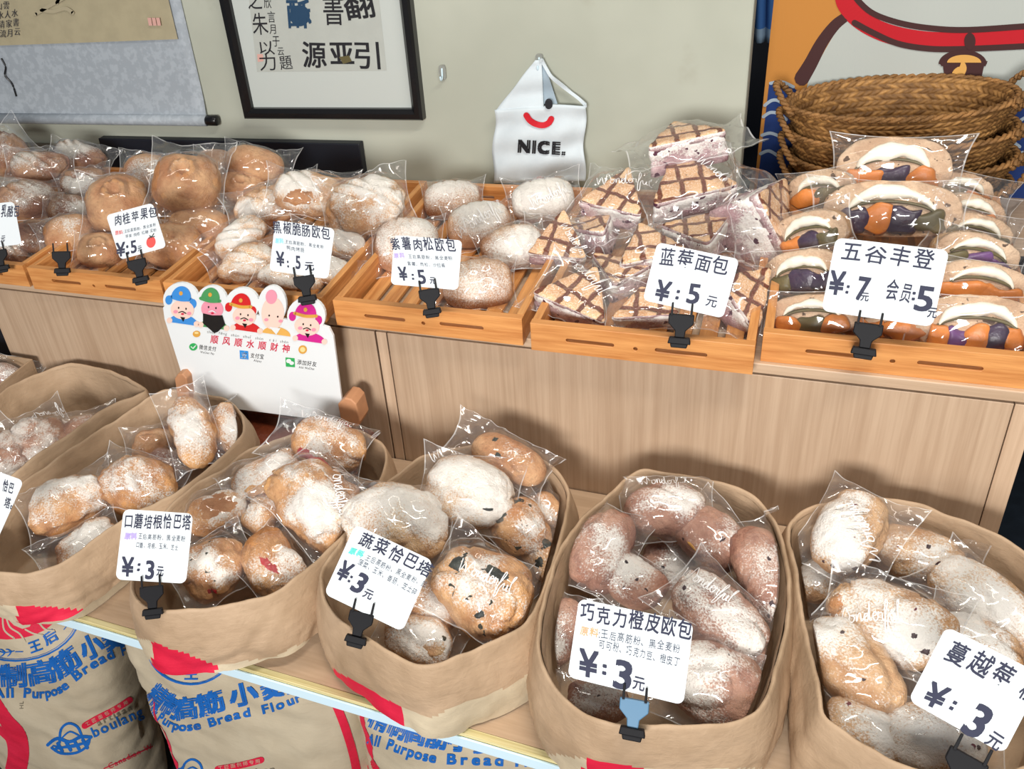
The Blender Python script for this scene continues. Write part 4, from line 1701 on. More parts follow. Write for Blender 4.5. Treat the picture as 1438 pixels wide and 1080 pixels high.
ba(s1, 192, 680, -.030, 112, 80, 18, 'floured ciabatta with a bare golden edge in the middle of its sack', bits=(('bare_crust', 'apple', .30, .13, .07, .08), ('bare_crust', 'apple', .36, .86, .05, .06)), ext=(1.1, 1.15, 1.1, 1.25))
ba(s1, 98, 704, -.035, 118, 74, -36, 'floured ciabatta with a golden tip leaning to the sack rim', bits=(('bare_crust', 'apple', .40, .22, .09, .13),), ext=(1.15, 1.2, 1.25, 1.1))
ba(s1, 122, 768, -.060, 96, 62, -38, 'ciabatta in glossy bag deep at the folded front rim', ext=(1.5, 1.1, 1.15, 1.15))
s2 = ' in the mushroom bacon sack'
ba(s2, 460, 626, .012, 104, 72, 24, 'ciabatta with two red bacon pieces, highest at the back of its sack', bits=(('bacon', 'bacon_meat', .10, .52, .028, .12), ('bacon', 'bacon_meat', .40, .40, .045, .10)), ext=(1.75, 1.15, 1.15, 1.25), prn=(-.05, .5, 1.0, 8))
ba(s2, 384, 672, -.012, 112, 66, -24, 'white topped ciabatta with a bare tan end and red bacon', bits=(('bare_crust', 'veg', .37, .35, .10, .26), ('bacon', 'bacon_meat', .30, .50, .03, .06)), ext=(1.4, 1.2, 1.4, 1.2))
ba(s2, 306, 722, -.032, 82, 62, -28, 'tan ciabatta with bare crown behind its price card', bits=(('bare_crust', 'apple', .24, .5, .10, .24),))
ba(s2, 372, 722, -.028, 66, 56, 40, 'lumpy tan ciabatta with dark specks in the middle of its sack', mat='veg', amp=.14)
ba(s2, 448, 706, .000, 150, 104, 52, 'big floured ciabatta with bacon at its edge beside the vegetable sack', bits=(('bacon', 'bacon_meat', .06, .30, .018, .10), ('bare_crust', 'bacon', .14, .42, .05, .14)), ext=(1.1, 1.15, 1.2, 1.25), prn=(.2, .3, 1.0, -30))
ba(s2, 303, 798, -.042, 96, 82, -40, 'browned ciabatta with sesame beside its price card', mat='veg', bits=(('bacon', 'bacon_meat', .42, .35, .03, .06),))
ba(s2, 383, 794, -.035, 94, 74, 52, 'floured ciabatta with a pink bacon strip at the folded front rim', bits=(('bacon', 'bacon_meat', .29, .55, .035, .15),), ext=(1.15, 1.15, 1.2, 1.25))
GD = 'vegetable ciabattas'
ve = lambda px, py, dz, w, h, a, lab, **k: loaf('vegetable_ciabatta', px, py, ZR + dz, w, h, a, lab, GD, mat=k.pop('mat', 'veg'), part='loaf', amp=k.pop('amp', .06), sack='D', **k)
gb = lambda u, v, du, dv: ('greens', 'greens', u, v, du, dv)
ve(768, 716, -.030, 56, 46, 60, 'tan ciabatta tail against the rim of the vegetable sack')
ve(714, 645, .018, 110, 58, 36, 'smooth tan ciabatta with green flecks rising in a pointed bag', mat='apple', bits=(gb(.20, .36, .03, .03), gb(.30, .45, .02, .03)), ext=(1.75, 1.15, 1.2, 1.2), amp=.04)
ve(765, 782, -.045, 74, 52, 70, 'dark stuffed ciabatta pressed into the side of its sack', amp=.16, bits=(gb(.2, .4, .10, .10), gb(.35, .6, .08, .09), gb(.12, .7, .06, .08)))
ve(660, 693, .008, 128, 98, 16, 'wide floured ciabatta with gleaming bag in the middle of the vegetable sack', mat='veg_flour', ext=(1.15, 1.12, 1.15, 1.2), bits=(gb(.37, .66, .012, .05),), prn=(-.35, .75, 1.0, 30))
ve(733, 744, -.030, 88, 72, 58, 'ciabatta with green stuffing between the wide floured one and the sack wall', amp=.10, bits=(gb(.18, .28, .07, .05), gb(.33, .36, .05, .05)))
ve(556, 730, .004, 152, 106, 14, 'largest white floured ciabatta right behind the tilted price card', mat='veg_flour', ext=(1.15, 1.12, 1.2, 1.15))
ve(604, 846, -.040, 92, 62, 40, 'tan ciabatta wedged under the round one and the tilted card')
ve(678, 828, -.012, 150, 118, 40, 'round tan ciabatta with dark greens in its middle, foremost in its sack', bits=(gb(.24, .34, .045, .05), gb(.20, .55, .03, .10), gb(.38, .60, .03, .035)), ext=(1.1, 1.1, 1.15, 1.15), prn=(.1, -.1, 1.0, 10))
ve(588, 896, -.050, 100, 66, 28, 'seeded ciabatta deep at the folded front rim below the card', amp=.10, bits=(('seed_crust', 'veg_flour', .30, .70, .08, .12),))
GE = 'chocolate orange loaves'
co = lambda px, py, dz, w, h, a, lab, **k: loaf('chocolate_loaf', px, py, ZR + dz, w, h, a, lab, GE, mat='choc', part='loaf', amp=.06, e=.66, sack='E', **k)
rs = lambda u, v, d=.02: ('chocolate_chip', 'raisin', u, v, d, d * 1.3)
co(934, 717, -.005, 112, 76, 6, 'chocolate loaf with white floured crown at the back of its sack', ext=(1.12, 1.2, 1.2, 1.35), prn=(.0, .55, 1.0, 4))
co(998, 756, -.020, 94, 80, 58, 'floured chocolate loaf with a bit of peel poking out', bits=(('orange_peel', 'peel', .40, .50, .012, .06), rs(.30, .25), rs(.24, .62)))
co(846, 772, -.018, 124, 80, -68, 'chocolate loaf standing tall along the inner side by the vegetable sack', ext=(1.15, 1.15, 1.2, 1.15))
co(790, 888, -.050, 96, 50, -75, 'chocolate loaf squeezed between sack wall and its price card')
co(1075, 808, -.022, 140, 74, 76, 'slim chocolate loaf with dark chips along the cranberry sack side', bits=(rs(.28, .72, .022), rs(.34, .82, .02), rs(.22, .45, .012)), ext=(1.3, 1.12, 1.15, 1.2))
co(888, 818, -.035, 92, 70, 42, 'small pointed chocolate loaf just above its price card', bits=(rs(.26, .55, .012),), ext=(1.15, 1.15, 1.25, 1.2))
co(1008, 868, -.025, 140, 92, 54, 'heavily floured chocolate loaf with a dark chip beside the price card', bits=(rs(.30, .22, .022),), ext=(1.2, 1.1, 1.2, 1.25), prn=(-.4, .1, 1.0, 10))
co(1042, 920, -.050, 90, 70, 60, 'white dusted chocolate loaf under the heavily floured one')
co(944, 790, -.075, 92, 66, 20, 'chocolate loaf deep in the shade between the upper loaves')
co(838, 985, -.060, 84, 56, 10, 'chocolate loaf at the folded front rim under the card')
co(1000, 962, -.045, 130, 110, 36, 'pale dusted chocolate loaf lowest at the folded front rim')
GF = 'cranberry loaves'
cr_ = lambda px, py, dz, w, h, a, lab, **k: loaf('cranberry_loaf', px, py, ZR + dz, w, h, a, lab, GF, mat='cran', part='loaf', amp=.055, e=.7, sack='F', **k)
cb = lambda u, v, d=.02: ('cranberry', 'raisin', u, v, d, d * 1.3)
cr_(1286, 778, -.030, 118, 74, 28, 'pale cranberry loaf lying behind the two middle ones near the cabinet', bits=(cb(.24, .56, .014),), ext=(1.1, 1.4, 1.15, 1.15))
cr_(1192, 750, .000, 128, 88, -62, 'cranberry loaf with white crown propped on the inner rim', bits=(cb(.30, .13, .03), cb(.42, .26, .022), cb(.20, .10, .02)), ext=(1.15, 1.25, 1.5, 1.2), prn=(.1, -.3, 1.0, 50))
cr_(1390, 850, -.030, 160, 84, 52, 'long cranberry loaf lying along the outer rim of its sack', bits=(cb(.26, .10, .035),), ext=(1.15, 1.1, 1.15, 1.15))
cr_(1160, 812, -.060, 90, 60, -30, 'cranberry loaf deep under the propped one')
cr_(1248, 880, -.022, 158, 110, 32, 'floured cranberry loaf with bare golden end in the middle of its sack', bits=(('bare_crust', 'apple', .34, .17, .13, .10), cb(.36, .70, .02), cb(.30, .62, .015)), ext=(1.12, 1.12, 1.2, 1.4), prn=(-.3, -.35, 1.0, 20))
cr_(1366, 915, -.045, 120, 104, 40, 'round looking cranberry loaf half covered by the slanted price card', ext=(1.1, 1.1, 1.1, 1.1))
cr_(1196, 934, -.030, 150, 98, 56, 'cranberry loaf with glossy white streak along the near inner wall', bits=(cb(.20, .35, .014), cb(.30, .62, .014)), ext=(1.15, 1.1, 1.15, 1.15))
cr_(1212, 1026, -.055, 110, 70, 40, 'tan cranberry loaf at the lowest folded rim')
cr_(1312, 1040, -.050, 130, 90, 24, 'shaded cranberry loaf under the slanted price card', bits=(cb(.28, .78, .02),))


# ------------------------------------------------------------------ paper sacks holding the bread
def proj(p):
    d = V(p) - CAM
    q = AX * d.x + AY * d.y + AZ * d.z
    return CX + F * q.x / q.z, CY + F * q.y / q.z


def paper_sack(rim, label, seed, band=None, drop=.10, flare=.018):
    P = [on_z(px, py, ZR) for px, py in rim]
    P = resample(catmull(P, 8, True), 190, True)
    n = len(P)
    c = sum(P, V((0, 0, 0))) / n
    if sum((P[i] - c).cross(P[(i + 1) % n] - c).z for i in range(n)) < 0:
        P.reverse()
    out = []
    for i in range(n):
        d = (P[(i + 3) % n] - P[(i - 3) % n])
        d.z = 0
        d.normalize()
        out.append(V((d.y, -d.x, 0)))
    base = V((c.x, c.y, ZS))
    t = empty('paper_sack', base)
    tag(t, label, 'sack', 'open kraft flour sacks filled with bread')
    rz = [.005 * nz(p, 14, seed) + .0025 * nz(p, 45, seed) for p in P]
    dr = [drop * (1 + .10 * nz(p, 9, seed + 2)) for p in P]

    def crk(p, z, k):
        q = V((p.x * 13 + seed, p.y * 13 - k, z * 9 + k))
        dd = noise.voronoi(q)[0]
        q2 = V((p.x * 34 - seed, p.y * 34 + k, z * 26))
        d2 = noise.voronoi(q2)[0]
        return .0045 * nz((p.x, p.y, z * .6), 11, seed + k) - .010 * max(0, .30 - (dd[1] - dd[0])) - .0030 * max(0, .35 - (d2[1] - d2[0])) + .001
    mb = MB()
    rows = [('lip', -.0030, -.010), ('lip', -.0026, -.002), ('lip', -.0008, .0008), ('lip', .0012, .0), ('lip', .0026, -.004)]
    K = 26

    def cuff(u, v):
        i = int(round(u * n)) % n
        p = P[i]
        r = int(round(v * (len(rows) + K - 1)))
        if r < len(rows):
            _, o, dz = rows[r]
            q = p + out[i] * (o + crk(p, 0, 0) * .35)
            q.z += rz[i] + dz
        else:
            tt = (r - len(rows) + 1) / K
            q = p + out[i] * (.0030 + flare * (.7 * tt + .3 * math.sin(tt * 3.1)) + crk(p, -tt * .12, 0) * (.30 + 1.25 * tt))
            q.z += rz[i] * (1 - tt) - .005 - (dr[i] - .005) * tt
        return q - base
    mb.grid(cuff, n, len(rows) + K - 1, wrap_u=True)
    mb.f = [f[::-1] for f in mb.f]
    if band:
        for k, f in enumerate(mb.f):
            q = sum((V(mb.v[i]) for i in f), V((0, 0, 0))) / len(f) + base
            if q.z < ZR - .02:
                mb.m[k] = band(*proj(q))
    o = mb.build('folded_cuff', [M['kraft'], M['kraft_pale'], M['sack_red']], t, True)
    mb = MB()
    H = ZR - ZS - .003
    KI = 14

    def inner(u, v):
        i = int(round(u * n)) % n
        p = P[i]
        q = p + out[i] * (-.0036 - .016 * v + crk(p, -v * .2, 5) * .8 * min(1, .1 + v * 3))
        q.z += rz[i] * (1 - v) - .006 - (H - .006) * v
        return q - base
    mb.grid(inner, n, KI, wrap_u=True)
    b = len(mb.v)
    mb.v.append(tuple(V((0, 0, .003))))
    for i in range(n):
        mb.f.append((b, b - n + i, b - n + (i + 1) % n))
        mb.m.append(0)

    def outer(u, v):
        i = int(round(u * n)) % n
        p = P[i]
        q = p + out[i] * (-.0075 - .008 * v + crk(p, -v * .2, 5) * .6 + .004)
        q.z += -.02 - (H - .0185) * v
        return q - base
    mb.grid(outer, n, 8, 1, wrap_u=True)
    mb.build('bag_body', [M['kraft'], M['kraft_pale']], t, True)
    return t


def pw(*pts):
    def f(x):
        for (x0, y0), (x1, y1) in zip(pts, pts[1:]):
            if x0 <= x <= x1:
                return y0 + (y1 - y0) * (x - x0) / (x1 - x0)
        return 9999
    return f


def banded(line, rx0, rx1):
    return lambda x, y: 0 if y < line(x) else (2 if rx0 <= x <= rx1 else 1)


paper_sack(RIM['A'], 'open paper sack of mauve rolls, last one towards the shelf end', 11, drop=.07, flare=.006)
paper_sack(RIM['B'], 'open paper sack of floured ciabattas below the payment sign', 12, banded(pw((-80, 852), (27, 850), (128, 857), (215, 860)), 24, 128), drop=.084)
paper_sack(RIM['C'], 'open paper sack of bacon ciabattas between payment sign and vegetable sack', 13, banded(pw((150, 890), (210, 899), (218, 903), (304, 934), (386, 922), (470, 880)), 214, 304), drop=.100)
paper_sack(RIM['D'], 'open paper sack of vegetable ciabattas with red patch and tilted card', 14, banded(pw((380, 900), (458, 934), (567, 995), (602, 1008), (655, 986), (720, 962), (800, 900)), 450, 567), drop=.117)
paper_sack(RIM['E'], 'open paper sack of chocolate orange loaves next to the cranberry sack', 15, banded(pw((700, 1048), (826, 1066), (905, 1080), (1130, 1080)), 820, 905), drop=.104)
paper_sack(RIM['F'], 'open paper sack of cranberry loaves at the shelf end by the dark gap', 16, drop=.10)


# ------------------------------------------------------------------ printed flour sacks on the floor under the shelf
def flour_sack(cx, y0, w, d, h, lean, seed, label, prints):
    root = empty('flour_sack', (cx, y0, FZ), Matrix.Rotation(R(lean), 3, 'Y'))
    tag(root, label, 'sack', 'printed flour sacks under the shelf')

    def fn(u, v):
        a = 2 * math.pi * u
        p = max(0.02, (1 - abs(2 * v - 1) ** 13)) ** .5
        x = w / 2 * spow(math.cos(a), .55) * (.86 + .14 * p)
        y = d / 2 * spow(math.sin(a), .75) * p
        z = h * (.5 + .5 * spow(2 * v - 1, .9))
        q = (x, y, z)
        k = .010 * nz(q, 7, seed) + .006 * nz((x + z, y, z - x), 17, seed) + .0018 * abs(nz((x * 2 + z, y, z), 30, seed)) + .0004 * nz(q, 80, seed)
        return (x + k * math.cos(a) * .5, y + k * (1 if math.sin(a) > 0 else -1) * p, z + .0)
    mb = MB()
    mb.grid(fn, 120, 90, wrap_u=True)
    o = mb.build('paper_body', M['sack_white'], root, True)
    bpy.context.view_layer.update()
    mw = root.matrix_world
    inv = mw.inverted()
    tree = BVHTree.FromPolygons([mw @ V(v) for v in mb.v], mb.f)

    def hit(px, py, lift=0.0):
        r = ray(px, py).normalized()
        loc, nrm, i, dist = tree.ray_cast(CAM, r)
        if loc is None:
            loc, nrm, i, dist = tree.find_nearest(on_y(px, py, y0 - d / 2))
        q = loc - r * (.0007 + lift) + (nrm if nrm.dot(r) < 0 else -nrm) * .0006
        return inv @ q
    flat = MB()
    prints(flat, lambda x, y, l=0.0: (x, y, l * 1000))
    bm = bmesh.new()
    bv = [bm.verts.new(v) for v in flat.v]
    for f, mi in zip(flat.f, flat.m):
        try:
            bm.faces.new([bv[i] for i in f]).material_index = mi
        except ValueError:
            pass
    for _ in range(4):                       # fine triangles, so the ink follows the creased paper
        bmesh.ops.triangulate(bm, faces=[f for f in bm.faces if len(f.verts) > 3])
        es = [e for e in bm.edges if e.calc_length() > 5]
        if not es:
            break
        bmesh.ops.subdivide_edges(bm, edges=es, cuts=1)
    bmesh.ops.triangulate(bm, faces=[f for f in bm.faces if len(f.verts) > 3])
    mb = MB()
    bm.verts.index_update()
    mb.v = [tuple(hit(v.co.x, v.co.y, v.co.z / 1000)) for v in bm.verts]
    for f in bm.faces:
        mb.f.append(tuple(v.index for v in f.verts))
        mb.m.append(f.material_index)
    bm.free()
    mb.build('print', [M['sack_blue'], M['sack_red'], M['sack_white'], M['sack_grey']], root)
    return root


def emblem(mb, f, c, rx, ry, rot=0):
    k = lambda s: [(c[0] + rx * s * math.cos(R(a)) * math.cos(R(rot)) - ry * s * math.sin(R(a)) * math.sin(R(rot)), c[1] + rx * s * math.cos(R(a)) * math.sin(R(rot)) + ry * s * math.sin(R(a)) * math.cos(R(rot))) for a in range(0, 360, 10)]
    stroke(mb, f, k(1.0), 2.4, 0, n=1, closed=True)
    stroke(mb, f, k(.965), .8, 0, n=1, closed=True)


def fill_ell(mb, f, c, rx, ry, mi, lift=0.0, rings=5):
    for r in range(rings):
        for a in range(0, 360, 15):
            q = []
            for (s, b) in ((r, a), (r + 1, a), (r + 1, a + 15), (r, a + 15)):
                q.append((c[0] + rx * s / rings * math.cos(R(b)), c[1] + ry * s / rings * math.sin(R(b))))
            poly(mb, f, q, mi, lift)


def wheat(mb, f, pts, w=7):
    P = catmull([V(p) for p in pts], 6, False)
    stroke(mb, f, pts, 1.4, 0)
    for i in range(2, len(P) - 1, 3):
        d = (P[i] - P[i - 1]).normalized()
        nn = V((-d.y, d.x))
        for sg in (-1, 1):
            a = P[i]
            b = a + d * w * .9 + nn * sg * w * .7
            stroke(mb, f, [a, (a + b) / 2 + nn * sg * 1.2, b], (2.4, 1.2), 0, n=2)


def headline(mb, f, cp, lp, h1, h2, n1='精制高筋小麦粉', n2='All Purpose Bread Flour'):
    c1 = catmull([V(p) for p in cp], 12, False)
    c2 = catmull([V(p) for p in lp], 12, False)

    def mk(C):
        def g(t):
            x = max(0, min(.9999, t)) * (len(C) - 1)
            i = int(x)
            return C[i].lerp(C[i + 1], x - i)
        return g
    lay(mb, f, n1, (0, 0), (1, 0), h1, 0, .045, curve=mk(c1), fill=1.0)
    lay(mb, f, n2, (0, 0), (1, 0), h2, 0, .035, curve=mk(c2), fill=1.0)


def baker(mb, f, c, s, rot):
    ca, sa_ = math.cos(R(rot)), math.sin(R(rot))
    T_ = lambda x, y: (c[0] + (x * ca - y * sa_) * s, c[1] + (x * sa_ + y * ca) * s)
    W_ = lambda pts, w, mi=0, cl=False: stroke(mb, f, [T_(*p) for p in pts], w * s, mi, n=4, closed=cl, lift=.0002)
    W_([(-22, 8), (-12, 16), (6, 18), (20, 12), (24, 4)], 3)          # basket
    W_([(-20, 6), (-6, 10), (10, 10), (24, 4)], 2)
    W_([(-12, 4), (-8, -12), (2, -18), (12, -12), (16, 2)], 3)
    W_([(-8, -2), (2, -8), (12, -2)], 2)
    for x in (-14, -4, 6, 16):
        W_([(x, 4), (x + 4, 14)], 4)
    W_([(-26, 4), (-14, -2), (0, 4), (14, 0), (26, 2)], 4)
    W_([(-18, 10), (20, 8)], 3)


def p1_(mb, f):
    emblem(mb, f, (22, 856), 92, 72)
    fill_ell(mb, f, (10, 852), 76, 46, 1)
    poly(mb, f, [(10, 852), (28, 862), (48, 868), (42, 880), (32, 883), (20, 878), (8, 866)], 2, .0004)
    for pts in ([(8, 862), (14, 880), (28, 890), (36, 902)], [(36, 884), (48, 890), (60, 892)], [(4, 860), (6, 884), (20, 896)], [(56, 876), (64, 884), (76, 886)]):
        stroke(mb, f, pts, 2.4, 2, lift=.0004)
    stroke(mb, f, [(28, 874), (33, 877), (37, 875)], 2.0, 1, lift=.0006)
    stroke(mb, f, [(18, 867), (24, 866)], 1.5, 1, lift=.0006)
    wheat(mb, f, [(20, 914), (4, 916), (-14, 908)])
    stroke(mb, f, [(22, 915), (32, 915)], 1.4, 0, n=1)
    lay(mb, f, '王', (43, 919), (62, 912), 17, 0, .03)
    lay(mb, f, '后', (64, 909), (86, 896), 17, 0, .03)
    stroke(mb, f, [(90, 884), (96, 876)], 1.4, 0, n=1)
    headline(mb, f, [(-64, 966), (0, 967), (40, 964), (82, 957), (120, 930), (150, 916), (176, 905)], [(-8, 980), (30, 979), (62, 980), (88, 972), (115, 950), (150, 928), (178, 919)], 32, 14, '精制高筋小麦', 'All Purpose Bread F')
    stroke(mb, f, [(-12, 990), (6, 1016), (22, 1034), (26, 1060), (20, 1090)], 30, 1, lift=.0002)
    stroke(mb, f, [(119, 1019), (138, 1008), (160, 997), (182, 983)], 9, 1)
    lay(mb, lambda x, y, l=0: f(x, y, .0006 + l), '工匠面包师专用', (120, 1021), (182, 987), 5.5, 2)
    lay(mb, f, 'artisan', (137, 1020), (188, 996), 9, 3, .02)
    lay(mb, f, 'boulang', (131, 1036), (204, 1004), 15, 0, .02)
    baker(mb, f, (97, 1037), 1.18, -8)
    stroke(mb, f, [(146, 1079), (180, 1064), (214, 1048)], 1.4, 1)
    lay(mb, f, 'Canadian W', (153, 1080), (216, 1050), 8, 1)
    lay(mb, f, 'HL', (33, 996), (33, 984), 6, 3)


def p2_(mb, f):
    emblem(mb, f, (268, 905), 62, 56)
    wheat(mb, f, [(234, 944), (222, 926), (208, 904)])
    stroke(mb, f, [(240, 944), (249, 947)], 1.4, 0, n=1)
    lay(mb, f, '王', (257, 955), (280, 955), 16, 0, .03)
    headline(mb, f, [(202, 982), (222, 998), (246, 1012), (280, 1008), (320, 996), (370, 984), (400, 976), (424, 970)], [(206, 1000), (222, 1012), (250, 1026), (290, 1022), (330, 1010), (380, 1000), (424, 984)], 30, 13)
    stroke(mb, f, [(202, 982), (212, 1024), (226, 1060), (232, 1092)], (2, 15), 1, lift=.0002)
    stroke(mb, f, [(306, 1080), (340, 1074), (367, 1067)], 9, 1)
    lay(mb, lambda x, y, l=0: f(x, y, .0006 + l), '工匠面包师专用', (306, 1082), (367, 1071), 6, 2)
    lay(mb, f, 'artisan', (335, 1092), (388, 1084), 10, 3, .02)
    baker(mb, f, (268, 1086), 1.1, 0)
    stroke(mb, f, [(470, 985), (484, 1020), (496, 1060), (502, 1092)], 12, 1, lift=.0002)


def p3_(mb, f):
    headline(mb, f, [(514, 1018), (545, 1032), (575, 1044), (612, 1051), (650, 1056), (700, 1060), (740, 1068)], [(515, 1044), (545, 1052), (580, 1064), (620, 1072), (680, 1074), (735, 1076), (770, 1074)], 38, 15)
    stroke(mb, f, [(480, 980), (490, 1010), (502, 1050), (508, 1092)], (10, 22), 1, lift=.0002)


def xat(px, py):
    return on_y(px, py, .66).x


flour_sack(-1.300, .745, .40, .20, .680, 10, 21, 'printed flour sack with baker emblem, under the floured ciabatta sack', p1_)
flour_sack(-.722, .735, .42, .20, .750, 2, 22, 'printed flour sack under the bacon ciabatta sack showing the whole headline', p2_)
flour_sack(-.328, .735, .39, .20, .750, 2, 23, 'printed flour sack under the vegetable sack with red edge', p3_)
flour_sack(.065, .735, .35, .20, .750, 0, 24, 'printed flour sack under the chocolate loaf sack, mostly out of view', lambda mb, f: stroke(mb, f, [(1098, 1060), (1104, 1072), (1110, 1064)], 2, 1))


# ------------------------------------------------------------------ price cards and clips
def card_normal(p):
    """Cards lean back and turn towards the shopper in front of the counter."""
    to = (CAM - p).normalized()
    return V((to.x * .70, to.y, to.z * .72)).normalized()


def price_card(cor, anchor, lines, label, lean=None, extra=None):
    nrm = card_normal(anchor)
    A = anchor + nrm * .018
    q = [on_pl(px, py, A, nrm) for px, py in cor]
    c = sum(q, V((0, 0, 0))) / 4
    u = ((q[1] - q[0]) + (q[2] - q[3])) / 2
    v = ((q[0] - q[3]) + (q[1] - q[2])) / 2
    w, h = u.length, v.length
    u.normalize()
    v = (v - u * v.dot(u)).normalized()
    m3 = cols(u, v, nrm)
    t = empty('price_card', c, m3)
    tag(t, label, 'price card', 'handwritten price cards')
    r = min(w, h) * .09
    pts = []
    for (sx, sy, a0) in ((1, 1, 0), (-1, 1, 90), (-1, -1, 180), (1, -1, 270)):
        for i in range(7):
            a = R(a0 + 15 * i)
            pts.append((sx * (w / 2 - r) + r * math.cos(a), sy * (h / 2 - r) + r * math.sin(a)))
    n = len(pts)
    mb = MB()
    mb.add([(x, y, .0006) for x, y in pts] + [(x, y, -.0006) for x, y in pts], [tuple(range(n)), tuple(reversed(range(n, 2 * n)))] + [(i + n, (i + 1) % n + n, (i + 1) % n, i) for i in range(n)])
    mb.build('card', M['card'], t)
    inv = m3.transposed()
    top = c + nrm * .0010

    def fn(px, py, lift=0.0):
        p = on_pl(px, py, top + nrm * lift, nrm)
        return inv @ (p - c)
    up = V(cor[0]) - V(cor[3]) + V(cor[1]) - V(cor[2])
    kinds = {'title': [], 'ingredients': [], 'price': []}
    for k, ln in enumerate(lines):
        kinds['ingredients' if ln[4] else 'price' if ('¥' in ln[0] or kinds['price'] or '元' in ln[0]) else 'title'].append(ln)
    for nm, lns in kinds.items():
        mb = MB()
        for ln in lns:
            s, p0, p1, h_, mi, bd = ln[:6]
            lay(mb, fn, s, p0, p1, h_, mi, bd, jit=.8, up=up, fill=ln[6] if len(ln) > 6 else .92)
        if lns:
            mb.build(nm, [M['marker'], M['marker_thin'], HL['b'], HL['p'], HL['g'], HL['o'], HL['r']], t)
    if extra:
        mb = MB()
        extra(mb, fn)
        mb.build('apple_drawing', [M['marker'], M['marker_thin'], HL['b'], HL['p'], HL['g'], HL['o'], HL['r'], M['greens']], t)
    return t


HL = {'b': plain('hl_blue', srgb(140, 206, 232), .6), 'p': plain('hl_purple', srgb(176, 158, 226), .6), 'g': plain('hl_green', srgb(90, 210, 196), .6), 'o': plain('hl_orange', srgb(226, 160, 110), .6), 'r': plain('hl_red', srgb(214, 70, 66), .6)}


def card_clip(base, tip, anchor, label, lean=None, blue=False):
    nrm = card_normal(anchor)
    anchor = anchor + nrm * .014
    a = on_pl(base[0], base[1], anchor, nrm)
    b = on_pl(tip[0], tip[1], anchor, nrm)
    v = b - a
    k = v.length / .066
    v.normalize()
    u = v.cross(nrm)
    t = empty('card_clip', a, cols(u, v, nrm))
    tag(t, label, 'clip', 'black clips holding price cards')

    def ext(mb, pts, z0, z1):
        n = len(pts)
        mb.add([(x * k, y * k, z1) for x, y in pts] + [(x * k, y * k, z0) for x, y in pts], [tuple(range(n)), tuple(reversed(range(n, 2 * n)))] + [(i + n, (i + 1) % n + n, (i + 1) % n, i) for i in range(n)])
    mb = MB()
    ext(mb, [(-.019, -.005), (.019, -.005), (.017, .006), (-.017, .006)], -.004, .010)
    ext(mb, [(-.013, -.012), (.013, -.012), (.015, -.004), (-.015, -.004)], .004, .008)
    mb.build('clamp', M['clip'], t, bevel=.001)
    mb = MB()
    ext(mb, [(-.008, .006), (.008, .006), (.009, .018), (.021, .030), (.021, .046), (-.021, .046), (-.021, .030), (-.009, .018)], -.002, .0062)
    mb.build('holder', M['clip_clear'] if blue else M['clip'], t, bevel=.001)
    for sx in (-1, 1):
        mb = MB()
        ext(mb, [(sx * .016 - .002, .044), (sx * .016 + .002, .044), (sx * .016 + .0016, .066), (sx * .016 - .0016, .066)], .0055, .0078)
        mb.build('prong', M['clip'], t, bevel=.0004)
    return t


def rail(px, py, k):
    return on_y(px, py, {0: 1.052, 1: 1.047, 2: 1.043, 3: 1.040, 4: 1.032, 5: 1.066}[k] - (.022 if k in (2, 3) else .010))


def rimp(px, py):
    return on_z(px, py, ZR + .0)


ING = '王后高筋粉、黑全麦粉'
a = rail(5, 371, 0)
price_card([(-38, 291), (29, 283), (21, 343), (-47, 350)], a, [('乳酪包', (0, 306), (27, 304), 17, 0, .012), ('元', (0, 340), (7, 339), 9, 0, .02)], 'price card cut off by the picture edge, standing before the cheese rolls')
card_clip((3, 376), (-6, 340), a, 'black clip under the cut off card of the cheese rolls')
card_clip((88, 380), (85, 341), rail(88, 380, 1), 'empty black clip without a card at the apple bun tray corner')
a = rail(198, 388, 1)


def apple_art(mb, fn):
    disc(mb, fn, (212, 340), 6.5, 8, 6, .0001, rot=10)
    for p in ([(212, 334), (216, 328)], [(210, 331), (213, 333), (217, 332)], [(209, 335), (212, 332)]):
        stroke(mb, fn, p, 1.3, 7, n=1, lift=.0002)


price_card([(155.5, 301), (222, 284), (226, 348), (162.5, 366)], a, [('肉桂苹果包', (160, 318.5), (221, 304.5), 15, 0, .012), ('原料', (161.5, 331), (173, 328.5), 6, 6, .01), (':' + ING, (173, 328), (219, 318), 5, 1, 0),
           ('苹果 肉桂 红糖 淀粉', (176, 335), (220, 325), 5, 1, 0), ('¥', (163.5, 361), (178, 358), 20, 0, .022), (':5', (178, 357), (194, 353), 18, 0, .02), ('元', (193, 354), (200, 352), 8, 0, .02)], 'small card with a drawn red apple in the apple bun tray', extra=apple_art)
card_clip((198, 392), (188, 352), a, 'black clip holding the card with a drawn red apple')
a = rail(430, 416, 2)
price_card([(379.5, 309.5), (465.5, 320), (465.5, 393), (385.5, 379.5)], a, [('黑椒脆肠欧包', (383, 327), (464, 337.5), 17, 0, .012), ('原料', (386, 341.5), (398.5, 343), 7.5, 2, .03), (':' + ING, (398.5, 342), (455, 349.5), 5.5, 1, 0),
           ('鸭肉烤肠', (402, 351), (428, 355), 6.5, 1, 0), ('¥', (388, 373), (402, 375), 20, 0, .022), (':', (403, 375), (407, 375.5), 13, 0, .03), ('5', (414, 377), (424, 378), 19, 0, .02), ('元', (428, 379), (442, 380.5), 12, 0, .02)], 'price card with blue highlight standing in the sausage loaf tray')
card_clip((432, 419), (424, 373), a, 'black clip at the sausage loaf tray above the payment sign')
a = rail(606, 434, 3)
